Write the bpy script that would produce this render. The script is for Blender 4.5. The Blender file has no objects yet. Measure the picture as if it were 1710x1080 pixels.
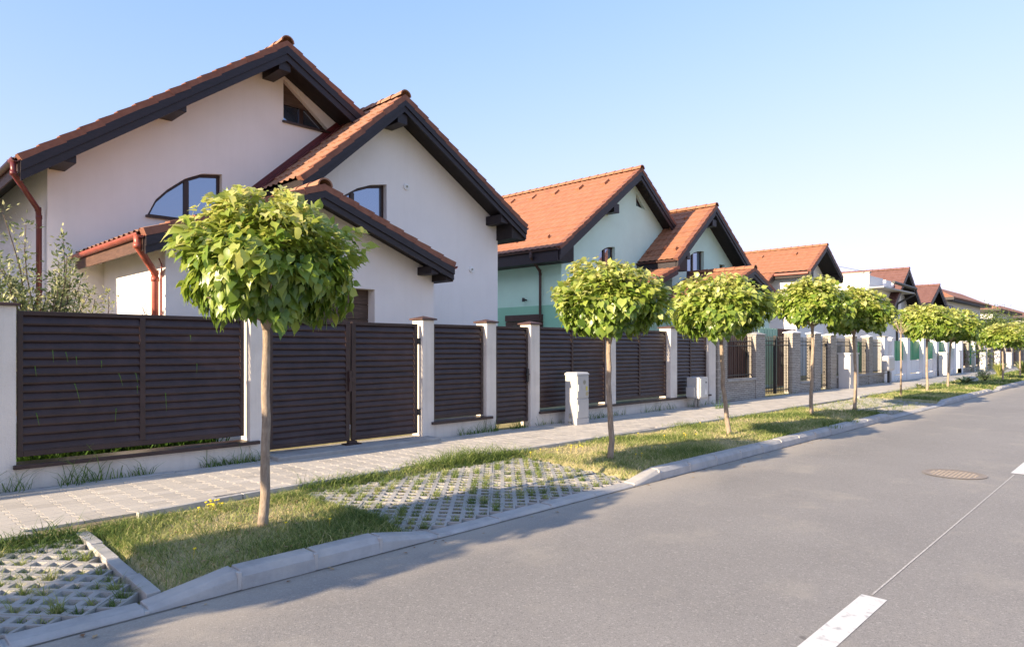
import bpy, math, random
import numpy as np
from mathutils import Vector, Matrix
from mathutils.geometry import tessellate_polygon
random.seed(7); RNG = np.random.default_rng(11)
SC = bpy.context.scene; COL = SC.collection
rad = math.radians

# ------------------------------------------------------------------ materials
M = {}
def mat(name, base, rough=.8, var=.12, scale=3.0, bump=0.0, bscale=40.0, metallic=0.0, spec=.3, base2=None,
        detail=6, sheen=0.0, stretch=None, stain=None, attr=None, attr_cols=None, transl=0.0, streak=0.0):
    m = bpy.data.materials.new(name); m.use_nodes = True
    nt = m.node_tree; N = nt.nodes; L = nt.links
    b = N['Principled BSDF']
    b.inputs['Roughness'].default_value = rough; b.inputs['Metallic'].default_value = metallic
    b.inputs['Specular IOR Level'].default_value = spec
    tc = N.new('ShaderNodeTexCoord'); src = tc.outputs['Object']
    if stretch:
        mp = N.new('ShaderNodeMapping'); mp.inputs['Scale'].default_value = stretch
        L.new(src, mp.inputs['Vector']); src = mp.outputs['Vector']
    if attr:
        at = N.new('ShaderNodeAttribute'); at.attribute_name = attr
        cr = N.new('ShaderNodeValToRGB'); els = cr.color_ramp.elements
        while len(els) < len(attr_cols): els.new(.5)
        for i, (p, c) in enumerate(attr_cols):
            els[i].position = p; els[i].color = (*c, 1)
        L.new(at.outputs['Fac'], cr.inputs['Fac']); col = cr.outputs['Color']
    else:
        n1 = N.new('ShaderNodeTexNoise'); n1.inputs['Scale'].default_value = scale; n1.inputs['Detail'].default_value = detail
        n1.inputs['Roughness'].default_value = .65
        L.new(src, n1.inputs['Vector'])
        cr = N.new('ShaderNodeValToRGB')
        c2 = base2 if base2 else tuple(c * (1 + var) for c in base)
        c1 = base if base2 else tuple(c * (1 - var) for c in base)
        cr.color_ramp.elements[0].position = .33; cr.color_ramp.elements[0].color = (*c1, 1)
        cr.color_ramp.elements[1].position = .67; cr.color_ramp.elements[1].color = (*c2, 1)
        L.new(n1.outputs['Fac'], cr.inputs['Fac']); col = cr.outputs['Color']
    if stain:   # (colour, noise scale, low, high)
        n3 = N.new('ShaderNodeTexNoise'); n3.inputs['Scale'].default_value = stain[1]; n3.inputs['Detail'].default_value = 8
        L.new(tc.outputs['Object'], n3.inputs['Vector'])
        mr = N.new('ShaderNodeMapRange'); mr.inputs['From Min'].default_value = stain[2]; mr.inputs['From Max'].default_value = stain[3]
        L.new(n3.outputs['Fac'], mr.inputs['Value'])
        mx = N.new('ShaderNodeMix'); mx.data_type = 'RGBA'
        L.new(mr.outputs['Result'], mx.inputs['Factor']); L.new(col, mx.inputs['A']); mx.inputs['B'].default_value = (*stain[0], 1)
        col = mx.outputs['Result']
    if streak:   # rain streaks and grime, long in z
        mp2 = N.new('ShaderNodeMapping'); mp2.inputs['Scale'].default_value = (5, 5, .35); L.new(tc.outputs['Object'], mp2.inputs['Vector'])
        n4 = N.new('ShaderNodeTexNoise'); n4.inputs['Scale'].default_value = 1.3; n4.inputs['Detail'].default_value = 7; n4.inputs['Roughness'].default_value = .7
        L.new(mp2.outputs['Vector'], n4.inputs['Vector'])
        m4 = N.new('ShaderNodeMapRange'); m4.inputs['From Min'].default_value = .48; m4.inputs['From Max'].default_value = .75
        m4.inputs['To Min'].default_value = 0; m4.inputs['To Max'].default_value = streak * 2; L.new(n4.outputs['Fac'], m4.inputs['Value'])
        x4 = N.new('ShaderNodeMix'); x4.data_type = 'RGBA'; L.new(m4.outputs['Result'], x4.inputs['Factor']); L.new(col, x4.inputs['A'])
        x4.inputs['B'].default_value = (.42, .385, .35, 1); col = x4.outputs['Result']
    L.new(col, b.inputs['Base Color'])
    if bump:
        n2 = N.new('ShaderNodeTexNoise'); n2.inputs['Scale'].default_value = bscale; n2.inputs['Detail'].default_value = 5
        L.new(src, n2.inputs['Vector'])
        bp = N.new('ShaderNodeBump'); bp.inputs['Strength'].default_value = bump; bp.inputs['Distance'].default_value = .01
        L.new(n2.outputs['Fac'], bp.inputs['Height']); L.new(bp.outputs['Normal'], b.inputs['Normal'])
    if transl:
        out = N['Material Output']; ms = N.new('ShaderNodeMixShader'); tr = N.new('ShaderNodeBsdfTranslucent')
        hs = N.new('ShaderNodeHueSaturation'); hs.inputs['Value'].default_value = 1.25; hs.inputs['Hue'].default_value = .485
        L.new(col, hs.inputs['Color']); L.new(hs.outputs['Color'], tr.inputs['Color'])
        ms.inputs['Fac'].default_value = transl
        L.new(b.outputs['BSDF'], ms.inputs[1]); L.new(tr.outputs['BSDF'], ms.inputs[2]); L.new(ms.outputs['Shader'], out.inputs['Surface'])
    M[name] = m
    return m

mat('stucco', (.82, .78, .75), .9, .025, 1.3, .35, 150, streak=.035, stain=((.72, .67, .635), .55, .55, .85))
mat('stucco_mint', (.61, .80, .72), .9, .04, 1.2, .3, 150)
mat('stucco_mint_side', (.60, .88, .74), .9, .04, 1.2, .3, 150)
mat('stucco_green', (.32, .64, .46), .9, .04, 1.2, .3, 150)
mat('stucco_white', (.78, .77, .76), .9, .03, 1.2, .3, 150)
mat('stucco_grey', (.46, .455, .45), .9, .05, 1.2, .3, 120)
mat('fence_stucco', (.72, .67, .61), .9, .04, 2.5, .5, 90, streak=.22, stain=((.56, .515, .46), 1.8, .52, .8))
mat('wood_dark', (.018, .013, .018), .5, .35, 6, .25, 30, stretch=(1, 1, 6), spec=.4)
mat('eave_wood', (.10, .055, .040), .6, .3, 6, .25, 30, stretch=(6, 1, 6))
mat('soffit_wood', (.020, .015, .015), .6, .3, 8, .2, 30)
mat('tile', (.29, .145, .088), .75, .28, 5, .3, 60, base2=(.37, .20, .128), stain=((.19, .10, .07), 2.2, .5, .8))
mat('tile_orange', (.27, .118, .066), .7, .2, 4, .3, 60, base2=(.33, .155, .09), stain=((.22, .095, .06), 2.2, .6, .85))
mat('tile_red', (.15, .075, .062), .7, .2, 3, .3, 60, base2=(.19, .10, .085))
mat('verge_clay', (.185, .075, .05), .75, .25, 7, .3, 60, base2=(.26, .115, .075))
mat('maroon_metal', (.115, .022, .022), .38, .25, 5, 0, metallic=0.0, spec=.5)
mat('red_metal', (.30, .075, .05), .4, .2, 5, 0, spec=.5)
mat('brown_metal', (.043, .024, .023), .42, .25, 4, .12, 160, spec=.45, stain=((.065, .042, .038), 3.0, .6, .85))
mat('brown_trim', (.080, .044, .038), .5, .2, 4, .1, 80, spec=.4)
mat('frame_brown', (.040, .020, .015), .4, .2, 8, 0, spec=.4)
mat('garage_brown', (.10, .065, .048), .6, .3, 5, .2, 40, stretch=(1, 1, 8))
mat('iron_black', (.018, .018, .02), .45, .2, 6, 0, spec=.5)
mat('concrete', (.37, .36, .34), .9, .14, 4, .5, 130, stain=((.25, .24, .225), 3, .52, .75))
mat('kerb_concrete', (.40, .39, .375), .9, .14, 5, .55, 120, stain=((.50, .47, .42), 2.3, .50, .72))
mat('mortar', (.50, .47, .43), .95, .1, 9, .3, 80)
mat('soil', (.16, .125, .08), 1, .35, 14, .8, 60, base2=(.30, .25, .155))
mat('verge_soil', (.24, .22, .10), 1, .3, 9, .8, 70, base2=(.42, .36, .20))
mat('ground_far', (.13, .15, .06), 1, .3, .4, .4, 20, base2=(.20, .19, .10))
mat('paint_white', (.66, .65, .62), .8, .05, 12, .4, 160, stain=((.42, .42, .41), 14, .56, .70))
mat('joint_dirt', (.09, .085, .07), 1, .4, 9, .4, 60, base2=(.28, .26, .23))
mat('faint_line', (.46, .44, .41), .9, .35, 30, .2, 160)
mat('cabinet', (.46, .46, .455), .5, .05, 3, .05, 120, spec=.4, stain=((.38, .375, .36), 5, .55, .8))
mat('cabinet_light', (.55, .55, .54), .5, .05, 3, 0, spec=.4)
mat('sticker_grey', (.30, .30, .25), .6, .3, 60, 0)
mat('sticker_yellow', (.62, .55, .10), .6, .1, 60, 0)
mat('sticker_tan', (.42, .37, .24), .6, .3, 60, 0)
mat('dark_hole', (.02, .02, .02), .8, .2, 20, 0)
mat('rust_iron', (.235, .20, .17), .85, .35, 30, .5, 90, base2=(.30, .265, .23))
mat('bark', (.25, .19, .14), .9, .3, 9, .8, 50, stretch=(6, 6, 1.2), base2=(.42, .34, .26), stain=((.16, .12, .10), 4, .55, .75))
mat('bark_dark', (.10, .075, .055), .9, .3, 9, .6, 50, stretch=(6, 6, 1.2))
mat('green_metal', (.03, .27, .13), .5, .15, 3, 0, spec=.4)
mat('mint_metal', (.30, .50, .38), .5, .1, 3, 0, spec=.4)
mat('plank_brown', (.13, .06, .045), .6, .3, 5, .2, 40, stretch=(8, 8, 1))
mat('plastic_white', (.78, .78, .77), .5, .03, 3, 0)
mat('rock', (.45, .44, .42), .9, .25, 6, .6, 30)
mat('lamp_dark', (.05, .05, .05), .5, .1, 5, 0)
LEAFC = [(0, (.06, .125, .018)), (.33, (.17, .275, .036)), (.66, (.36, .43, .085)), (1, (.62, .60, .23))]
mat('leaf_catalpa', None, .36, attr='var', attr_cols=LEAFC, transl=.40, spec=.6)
mat('leaf_olive', None, .5, attr='var', attr_cols=[(0, (.075, .125, .04)), (.55, (.24, .28, .11)), (1, (.58, .58, .34))], transl=.3, spec=.4)
mat('leaf_far', None, .6, attr='var', attr_cols=[(0, (.045, .085, .02)), (.6, (.11, .16, .04)), (1, (.20, .23, .07))], transl=.3)
mat('leaf_yellow', None, .6, attr='var', attr_cols=[(0, (.16, .22, .05)), (.6, (.36, .40, .12)), (1, (.5, .5, .2))], transl=.3)
mat('grass_blade', None, .6, attr='var', attr_cols=[(0, (.06, .115, .025)), (.35, (.18, .245, .06)), (.65, (.36, .385, .14)), (1, (.66, .56, .33))], transl=.3, spec=.25)
mat('weed_blade', None, .6, attr='var', attr_cols=[(0, (.04, .10, .015)), (.5, (.10, .19, .03)), (1, (.22, .30, .06))], transl=.3, spec=.25)
mat('dead_leaf', None, .8, attr='var', attr_cols=[(0, (.14, .07, .035)), (.5, (.30, .17, .08)), (1, (.48, .36, .20))])
mat('petal_yellow', (.75, .58, .03), .7, .1, 20, 0)
mat('cell_soil', None, 1, attr='var', attr_cols=[(0, (.07, .06, .04)), (.5, (.15, .12, .08)), (1, (.28, .23, .15))], bump=.8, bscale=80)
mat('paver', None, .9, attr='var', attr_cols=[(0, (.40, .37, .325)), (.5, (.475, .44, .385)), (1, (.54, .50, .44))], bump=.5, bscale=170)
mat('grid_paver', None, .92, attr='var', attr_cols=[(0, (.33, .315, .29)), (.5, (.39, .375, .35)), (1, (.45, .43, .40))], bump=.6, bscale=130)

def glass():
    m = bpy.data.materials.new('window_glass'); m.use_nodes = True
    nt = m.node_tree; N = nt.nodes; L = nt.links; b = N['Principled BSDF']
    b.inputs['Base Color'].default_value = (.045, .055, .075, 1); b.inputs['Roughness'].default_value = .25
    g = N.new('ShaderNodeBsdfGlossy'); g.inputs['Roughness'].default_value = .015; g.inputs['Color'].default_value = (.55, .66, .86, 1)
    nz = N.new('ShaderNodeTexNoise'); nz.inputs['Scale'].default_value = 1.5
    tc = N.new('ShaderNodeTexCoord'); L.new(tc.outputs['Object'], nz.inputs['Vector'])
    bp = N.new('ShaderNodeBump'); bp.inputs['Strength'].default_value = .05; bp.inputs['Distance'].default_value = .02
    L.new(nz.outputs['Fac'], bp.inputs['Height']); L.new(bp.outputs['Normal'], g.inputs['Normal'])
    ms = N.new('ShaderNodeMixShader'); ms.inputs['Fac'].default_value = .38
    L.new(b.outputs['BSDF'], ms.inputs[1]); L.new(g.outputs['BSDF'], ms.inputs[2]); L.new(ms.outputs['Shader'], N['Material Output'].inputs['Surface'])
    M['glass'] = m
glass()

def asphalt():
    m = bpy.data.materials.new('asphalt'); m.use_nodes = True
    nt = m.node_tree; N = nt.nodes; L = nt.links; b = N['Principled BSDF']
    b.inputs['Roughness'].default_value = .85; b.inputs['Specular IOR Level'].default_value = .3
    tc = N.new('ShaderNodeTexCoord')
    def noise(s, d=5, r=.6):
        n = N.new('ShaderNodeTexNoise'); n.inputs['Scale'].default_value = s; n.inputs['Detail'].default_value = d; n.inputs['Roughness'].default_value = r
        L.new(tc.outputs['Object'], n.inputs['Vector']); return n.outputs['Fac']
    def rng(v, a, bb, c=0, d=1):
        r = N.new('ShaderNodeMapRange'); r.inputs['From Min'].default_value = a; r.inputs['From Max'].default_value = bb
        r.inputs['To Min'].default_value = c; r.inputs['To Max'].default_value = d; L.new(v, r.inputs['Value']); return r.outputs['Result']
    def mix(f, A, B, mode='MIX'):
        x = N.new('ShaderNodeMix'); x.data_type = 'RGBA'; x.blend_type = mode
        if isinstance(f, float): x.inputs['Factor'].default_value = f
        else: L.new(f, x.inputs['Factor'])
        for s, v in (('A', A), ('B', B)):
            if isinstance(v, tuple): x.inputs[s].default_value = (*v, 1)
            else: L.new(v, x.inputs[s])
        return x.outputs['Result']
    c = mix(rng(noise(.35, 4), .35, .65), (.255, .243, .224), (.318, .302, .278))
    c = mix(rng(noise(150, 3, .7), .42, .62), mix(.5, c, (.165, .156, .15)), c)          # binder between stones
    v = N.new('ShaderNodeTexVoronoi'); v.inputs['Scale'].default_value = 150; L.new(tc.outputs['Object'], v.inputs['Vector'])
    vc = N.new('ShaderNodeSeparateColor'); L.new(v.outputs['Color'], vc.inputs['Color'])
    c = mix(rng(vc.outputs['Red'], .84, .99, 0, .6), c, (.38, .36, .33))                 # pale chips
    c = mix(rng(vc.outputs['Green'], .86, .99, 0, .5), c, (.085, .082, .08))                # dark chips
    v2 = N.new('ShaderNodeTexVoronoi'); v2.inputs['Scale'].default_value = 85; L.new(tc.outputs['Object'], v2.inputs['Vector'])
    vc2 = N.new('ShaderNodeSeparateColor'); L.new(v2.outputs['Color'], vc2.inputs['Color'])
    c = mix(rng(vc2.outputs['Blue'], .90, .99, 0, .36), c, (.46, .44, .40)); c = mix(rng(vc2.outputs['Green'], .92, .99, 0, .3), c, (.12, .115, .11))
    c = mix(rng(noise(.9, 9, .7), .54, .68, 0, .5), c, (.36, .33, .28))                    # dusty blotches
    c = mix(rng(noise(4.2, 3), .71, .75, 0, .6), c, (.09, .086, .08))
    c = mix(rng(noise(.23, 6, .75), .60, .66, 0, .28), c, (.20, .19, .178))                   # older, darker patches                        # oil drips
    sx = N.new('ShaderNodeSeparateXYZ'); L.new(tc.outputs['Object'], sx.inputs['Vector'])
    nd = N.new('ShaderNodeMath'); nd.operation = 'MULTIPLY_ADD'; nd.inputs[1].default_value = .9; L.new(noise(1.3, 6), nd.inputs[0]); L.new(sx.outputs['Y'], nd.inputs[2])
    c = mix(rng(nd.outputs['Value'], 4.25, 5.05, 0, .65), c, (.44, .39, .32))                # dust along the kerb
    L.new(c, b.inputs['Base Color'])
    bp = N.new('ShaderNodeBump'); bp.inputs['Strength'].default_value = .6; bp.inputs['Distance'].default_value = .006
    L.new(noise(140, 3, .7), bp.inputs['Height']); L.new(bp.outputs['Normal'], b.inputs['Normal'])
    M['asphalt'] = m
asphalt()

def stone_clad():
    m = bpy.data.materials.new('stone_cladding'); m.use_nodes = True
    nt = m.node_tree; N = nt.nodes; L = nt.links; b = N['Principled BSDF']; b.inputs['Roughness'].default_value = .85
    tc = N.new('ShaderNodeTexCoord'); sx = N.new('ShaderNodeSeparateXYZ'); L.new(tc.outputs['Object'], sx.inputs['Vector'])
    ad = N.new('ShaderNodeMath'); L.new(sx.outputs['X'], ad.inputs[0]); L.new(sx.outputs['Y'], ad.inputs[1])
    cb = N.new('ShaderNodeCombineXYZ'); L.new(ad.outputs['Value'], cb.inputs['X']); L.new(sx.outputs['Z'], cb.inputs['Y'])
    br = N.new('ShaderNodeTexBrick'); br.inputs['Scale'].default_value = 1; br.inputs['Brick Width'].default_value = .22; br.inputs['Row Height'].default_value = .055
    br.inputs['Mortar Size'].default_value = .008; br.inputs['Color1'].default_value = (.47, .435, .385, 1); br.inputs['Color2'].default_value = (.33, .305, .27, 1)
    br.inputs['Mortar'].default_value = (.19, .175, .155, 1); L.new(cb.outputs['Vector'], br.inputs['Vector'])
    L.new(br.outputs['Color'], b.inputs['Base Color'])
    bp = N.new('ShaderNodeBump'); bp.inputs['Strength'].default_value = .8; bp.inputs['Distance'].default_value = .02; bp.invert = True
    L.new(br.outputs['Fac'], bp.inputs['Height']); L.new(bp.outputs['Normal'], b.inputs['Normal'])
    M['stone'] = m
stone_clad()

# ------------------------------------------------------------------ mesh builder
class MB:
    def __init__(s): s.v = []; s.f = []
    def add(s, vs, fs):
        o = len(s.v); s.v += [tuple(p) for p in vs]; s.f += [tuple(i + o for i in f) for f in fs]
    def box(s, x0, x1, y0, y1, z0, z1):
        s.add([(x0, y0, z0), (x1, y0, z0), (x1, y1, z0), (x0, y1, z0), (x0, y0, z1), (x1, y0, z1), (x1, y1, z1), (x0, y1, z1)],
              [(0, 3, 2, 1), (4, 5, 6, 7), (0, 1, 5, 4), (1, 2, 6, 5), (2, 3, 7, 6), (3, 0, 4, 7)])
    def obox(s, c, ax, ay, az):            # oriented box from centre and half axes
        c, ax, ay, az = map(Vector, (c, ax, ay, az))
        vs = [c + i * ax + j * ay + k * az for k in (-1, 1) for (i, j) in ((-1, -1), (1, -1), (1, 1), (-1, 1))]
        s.add(vs, [(0, 3, 2, 1), (4, 5, 6, 7), (0, 1, 5, 4), (1, 2, 6, 5), (2, 3, 7, 6), (3, 0, 4, 7)])
    def prism(s, poly, y0, y1, holes=(), depth=0, back=True):      # poly in (x,z), extruded along y; holes only in the y0 face
        n = len(poly)
        if holes:
            loops = [[Vector((p[0], p[1], 0)) for p in l] for l in (poly, *holes)]
            flat = [p for l in (poly, *holes) for p in l]
            s.add([(p[0], y0, p[1]) for p in flat], tessellate_polygon(loops))
            for h in holes:
                m = len(h)
                s.add([(p[0], y0, p[1]) for p in h] + [(p[0], y0 + depth, p[1]) for p in h],
                      [(i, (i + 1) % m, (i + 1) % m + m, i + m) for i in range(m)])
        else:
            s.add([(p[0], y0, p[1]) for p in poly], [tuple(range(n))])
        if back: s.add([(p[0], y1, p[1]) for p in poly], [tuple(range(n))[::-1]])
        s.add([(p[0], y0, p[1]) for p in poly] + [(p[0], y1, p[1]) for p in poly], [(i, (i + 1) % n, (i + 1) % n + n, i + n) for i in range(n)])
    def prism_z(s, poly, z0, z1, inset=0):
        n = len(poly); top = inset_poly(poly, inset) if inset else poly
        s.add([(p[0], p[1], z0) for p in poly] + [(p[0], p[1], z1 - inset) for p in poly] + [(p[0], p[1], z1) for p in top],
              [(i, (i + 1) % n, (i + 1) % n + n, i + n) for i in range(n)] + [(i + n, (i + 1) % n + n, (i + 1) % n + 2 * n, i + 2 * n) for i in range(n)]
              + [tuple(range(2 * n, 3 * n)), tuple(range(n))[::-1]])
    def ring(s, outer, inner, y0, y1):     # frame between two polygons of equal length, in xz
        n = len(outer)
        vs = [(p[0], y0, p[1]) for p in outer] + [(p[0], y0, p[1]) for p in inner] + [(p[0], y1, p[1]) for p in outer] + [(p[0], y1, p[1]) for p in inner]
        fs = []
        for i in range(n):
            j = (i + 1) % n
            fs += [(i, j, j + n, i + n), (i + n, j + n, j + 3 * n, i + 3 * n), (i + 2 * n, i + 3 * n, j + 3 * n, j + 2 * n), (i, i + 2 * n, j + 2 * n, j)]
        s.add(vs, fs)
    def tube(s, pts, rs, n=8, cap=True):
        pts = [Vector(p) for p in pts]
        if not isinstance(rs, (list, tuple)): rs = [rs] * len(pts)
        o = len(s.v); up = Vector((.31, .17, .94))
        for i, p in enumerate(pts):
            d = (pts[min(i + 1, len(pts) - 1)] - pts[max(i - 1, 0)]).normalized()
            a = d.cross(up)
            if a.length < .1: a = d.cross(Vector((1, 0, 0)))
            a.normalize(); b = d.cross(a)
            for k in range(n):
                t = 2 * math.pi * k / n; s.v.append(tuple(p + rs[i] * (math.cos(t) * a + math.sin(t) * b)))
        for i in range(len(pts) - 1):
            for k in range(n):
                s.f.append((o + i * n + k, o + i * n + (k + 1) % n, o + (i + 1) * n + (k + 1) % n, o + (i + 1) * n + k))
        if cap:
            s.f.append(tuple(range(o, o + n))[::-1]); e = o + (len(pts) - 1) * n; s.f.append(tuple(range(e, e + n)))
    def disc(s, c, r, axis, h, n=20):
        c = Vector(c); a = Vector(axis).normalized(); s.tube([c, c + a * h], r, n)
    def build(s, name, m, parent=None, loc=None, smooth=False, bevel=0):
        me = bpy.data.meshes.new(name)
        w = Vector(loc) if loc is not None else (WL.get(parent.name, Vector()) if parent else Vector())
        me.from_pydata([(x - w.x, y - w.y, z - w.z) for x, y, z in s.v], [], s.f); me.update()
        return link(name, me, m, parent, loc, smooth, bevel)
WL = {}
def link(name, me, m, parent=None, loc=None, smooth=False, bevel=0):
    o = bpy.data.objects.new(name, me); COL.objects.link(o)
    for x in (m if isinstance(m, (list, tuple)) else [m]): me.materials.append(M[x])
    if smooth: me.shade_smooth()
    if bevel:
        bm = o.modifiers.new('bevel', 'BEVEL'); bm.width = bevel; bm.segments = 2; bm.limit_method = 'ANGLE'; bm.angle_limit = rad(40)
    if parent: o.parent = parent; WL[o.name] = WL.get(parent.name, Vector()).copy()
    elif loc is not None: o.location = loc; WL[o.name] = Vector(loc)
    return o
def np_mesh(name, V, Fs, var=None, flat=False):
    me = bpy.data.meshes.new(name)
    V = np.asarray(V, np.float32)
    me.vertices.add(len(V)); me.vertices.foreach_set('co', V.ravel())
    loops = np.concatenate([np.asarray(F, np.int32).ravel() for F in Fs]); sizes = np.concatenate([np.full(len(F), np.asarray(F).shape[1], np.int32) for F in Fs])
    me.loops.add(len(loops)); me.loops.foreach_set('vertex_index', loops)
    me.polygons.add(len(sizes)); st = np.concatenate([[0], np.cumsum(sizes)[:-1]]).astype(np.int32)
    me.polygons.foreach_set('loop_start', st)
    if var is not None:
        at = me.attributes.new('var', 'FLOAT', 'POINT'); at.data.foreach_set('value', np.asarray(var, np.float32))
    me.update(calc_edges=True); me.validate()
    if flat: me.shade_flat()
    return me
def empty(name, loc, label=None, cat=None, group=None, rz=0):
    o = bpy.data.objects.new(name, None); COL.objects.link(o); o.location = loc; o.rotation_euler.z = rz; o.empty_display_size = .2
    WL[o.name] = Vector(loc); tag(o, label, cat, group); return o
def tag(o, label=None, cat=None, group=None, kind=None):
    if label: o['label'] = label
    if cat: o['category'] = cat
    if group: o['group'] = group
    if kind: o['kind'] = kind
    return o
def inset_poly(P, d):
    n = len(P); out = []
    A = sum(P[i][0] * P[(i + 1) % n][1] - P[(i + 1) % n][0] * P[i][1] for i in range(n)); sg = 1 if A > 0 else -1
    for i in range(n):
        p0, p1, p2 = Vector(P[i - 1]), Vector(P[i]), Vector(P[(i + 1) % n])
        e1 = (p1 - p0).normalized(); e2 = (p2 - p1).normalized()
        n1 = Vector((-e1.y, e1.x)) * sg; n2 = Vector((-e2.y, e2.x)) * sg
        b = n1 + n2; k = max(b.length_squared, .25); out.append(tuple(p1 + b * (2 * d / k)))
    return out

# ------------------------------------------------------------------ roofs
def slope_pt(E, A):
    E = Vector(E); A = Vector(A); d = (A - E); Ln = d.length; d.normalize()
    n = Vector((-d.y, d.x)); n = n if n.y > 0 else -n
    return lambda s, h: E + d * s + n * h, Ln
def tile_surface(mb, E, A, y0, y1, course=.36, roll=.235, res=6, amp=.030):
    P, Ln = slope_pt(E, A); nc = max(1, round(Ln / course)); c = Ln / nc
    nr = max(1, round((y1 - y0) / roll)); ny = nr * res
    ys = np.linspace(y0, y1, ny + 1); ph = (np.arange(ny + 1) % res) / res
    h = amp * np.where(ph < .62, np.sin(np.pi * ph / .62), -.25 * np.sin(np.pi * (ph - .62) / .38))
    rows = []
    for k in range(nc):
        for fr, dn in ((0, .030 if amp > .02 else .020), (1, .004)): rows.append((k * c + fr * c + (0.0 if fr else 0), dn))
    o = len(mb.v)
    for k, (s, dn) in enumerate(rows):
        jit = random.uniform(-.003, .003)
        for y, hh in zip(ys, h):
            q = P(s, dn + hh + .012 + jit); mb.v.append((q.x, y, q.y))
    w = ny + 1
    for r in range(len(rows) - 1):
        for j in range(ny): mb.f.append((o + r * w + j, o + r * w + j + 1, o + (r + 1) * w + j + 1, o + (r + 1) * w + j))
def verge_tiles(mb, E, A, y0, course=.36, wdt=.15):
    P, Ln = slope_pt(E, A); nc = max(1, round(Ln / course)); c = Ln / nc
    for k in range(nc):
        a, b = P(k * c - .02, .058), P((k + 1) * c + .02, .030); a2, b2 = P(k * c - .02, -.055), P((k + 1) * c + .02, -.078)
        j = random.uniform(-.006, .006)
        mb.add([(q.x, y, q.y) for y in (y0 - .03 + j, y0 + wdt) for q in (a, b, b2, a2)],
               [(0, 1, 2, 3), (7, 6, 5, 4), (0, 4, 5, 1), (1, 5, 6, 2), (2, 6, 7, 3), (3, 7, 4, 0)])
def ridge_caps(mb, X, Z, y0, y1, r=.125, step=.38):
    n = max(1, round((y1 - y0) / step)); st = (y1 - y0) / n
    for k in range(n):
        ya, yb = y0 + k * st - .03, y0 + (k + 1) * st + .01
        ra, rb = r * 1.1, r * .92; o = len(mb.v); m = 9
        for y, rr in ((ya, ra), (yb, rb), (ya, ra - .025)):
            for i in range(m):
                t = math.pi * (i / (m - 1)); mb.v.append((X + rr * math.cos(t) * 1.05, y, Z - .05 + rr * math.sin(t)))
        for i in range(m - 1):
            mb.f.append((o + i, o + i + 1, o + m + i + 1, o + m + i)); mb.f.append((o + i, o + 2 * m + i, o + 2 * m + i + 1, o + i + 1))
def gutter_mesh(mb, X, Z, y0, y1, r=.065):
    n = 9; prof = [(X + r * math.cos(t), Z + r * math.sin(t)) for t in np.linspace(math.pi, 2 * math.pi, n)]
    prof += [(X + (r - .012) * math.cos(t), Z + (r - .012) * math.sin(t)) for t in np.linspace(2 * math.pi, math.pi, n)]
    mb.prism(prof, y0, y1)
def gable_roof(root, El, A, Er, y0, y1, tile='tile', bd=.30, wall_y=None, xwl=None, xwr=None, sides='lr', gut='l', gmat='maroon_metal', box='lr',
               purl=(), roll=.235, res=6, gut_y=None, name='roof', vmat='verge_clay', tile_y1=None, emat='wood_dark'):
    """El, A, Er = (x,z) of left eave, ridge, right eave at the tile top of the front verge"""
    mb = MB()
    am = .030 if tile == 'tile' else .017
    if 'l' in sides: tile_surface(mb, El, A, y0 + .10, tile_y1 or y1, roll=roll, res=res, amp=am)
    if 'r' in sides: tile_surface(mb, Er, A, y0 + .10, tile_y1 or y1, roll=roll, res=res, amp=am)
    ridge_caps(mb, A[0], A[1] + .045, y0 - .02, y1)
    rf = mb.build(name, tile, root)
    v = MB()
    verge_tiles(v, El, A, y0); verge_tiles(v, Er, A, y0)
    v.build('verge_tiles', vmat, rf)
    def off(p, d): return (p[0], p[1] - d)
    dk = MB()
    t, bt = .025, .17
    dk.prism([off(El, t), off(El, bt), off(A, bt), off(Er, bt), off(Er, t), off(A, t)], y0 + .05, y1)
    mb2 = MB()
    for E_, xw, sd_ in ((El, xwl, 'l'), (Er, xwr, 'r')):
        if xw is None or sd_ not in box: continue
        sgn = 1 if xw > E_[0] else -1; sl = (A[1] - E_[1]) / abs(A[0] - E_[0]); ww = abs(xw - E_[0]) + .05
        zb = E_[1] - bd - .02
        dk.prism([off(E_, bt), (E_[0], zb), (E_[0] + sgn * ww, zb), (E_[0] + sgn * ww, E_[1] + sl * ww - bt)], y0 + .05, y1)
    dk.build('soffit', 'soffit_wood', rf)
    for E_ in (El, Er):
        b = MB()
        b.prism([off(E_, .06), off(E_, bd), off(A, bd), off(A, .06)], y0, y0 + .045)
        b.prism([off(E_, .07), off(E_, .07 + bd * .42), off(A, .07 + bd * .42), off(A, .07)], y0 - .028, y0 - .002)
        b.build('barge_board', 'wood_dark', rf)
    for (px, pz, pw, ph) in purl:
        b = MB(); b.box(px - pw / 2, px + pw / 2, y0 + .05, (wall_y or y0 + .8) + .05, pz - ph, pz); b.build('purlin', 'wood_dark', rf, bevel=.008)
    gy = gut_y or (y0 + .02, y1)
    for c in gut:
        E_ = El if c == 'l' else Er; s = -1 if c == 'l' else 1
        g = MB(); gutter_mesh(g, E_[0] + s * .055, E_[1] - .02, gy[0], gy[1])
        for y in np.arange(gy[0] + .3, gy[1], .8): g.box(E_[0] + s * .055 - .07, E_[0] + s * .055 + .07, y, y + .03, E_[1] - .022, E_[1] - .012)
        g.build('gutter', gmat, rf)
        fb = MB(); fb.box(E_[0] - .012 + s * .012, E_[0] + .012 + s * .012, y0 + .055, y1, E_[1] - (bd + .03 if c in box else .26), E_[1] - .045); fb.build('eave_board', emat, rf)
    return rf
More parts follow.
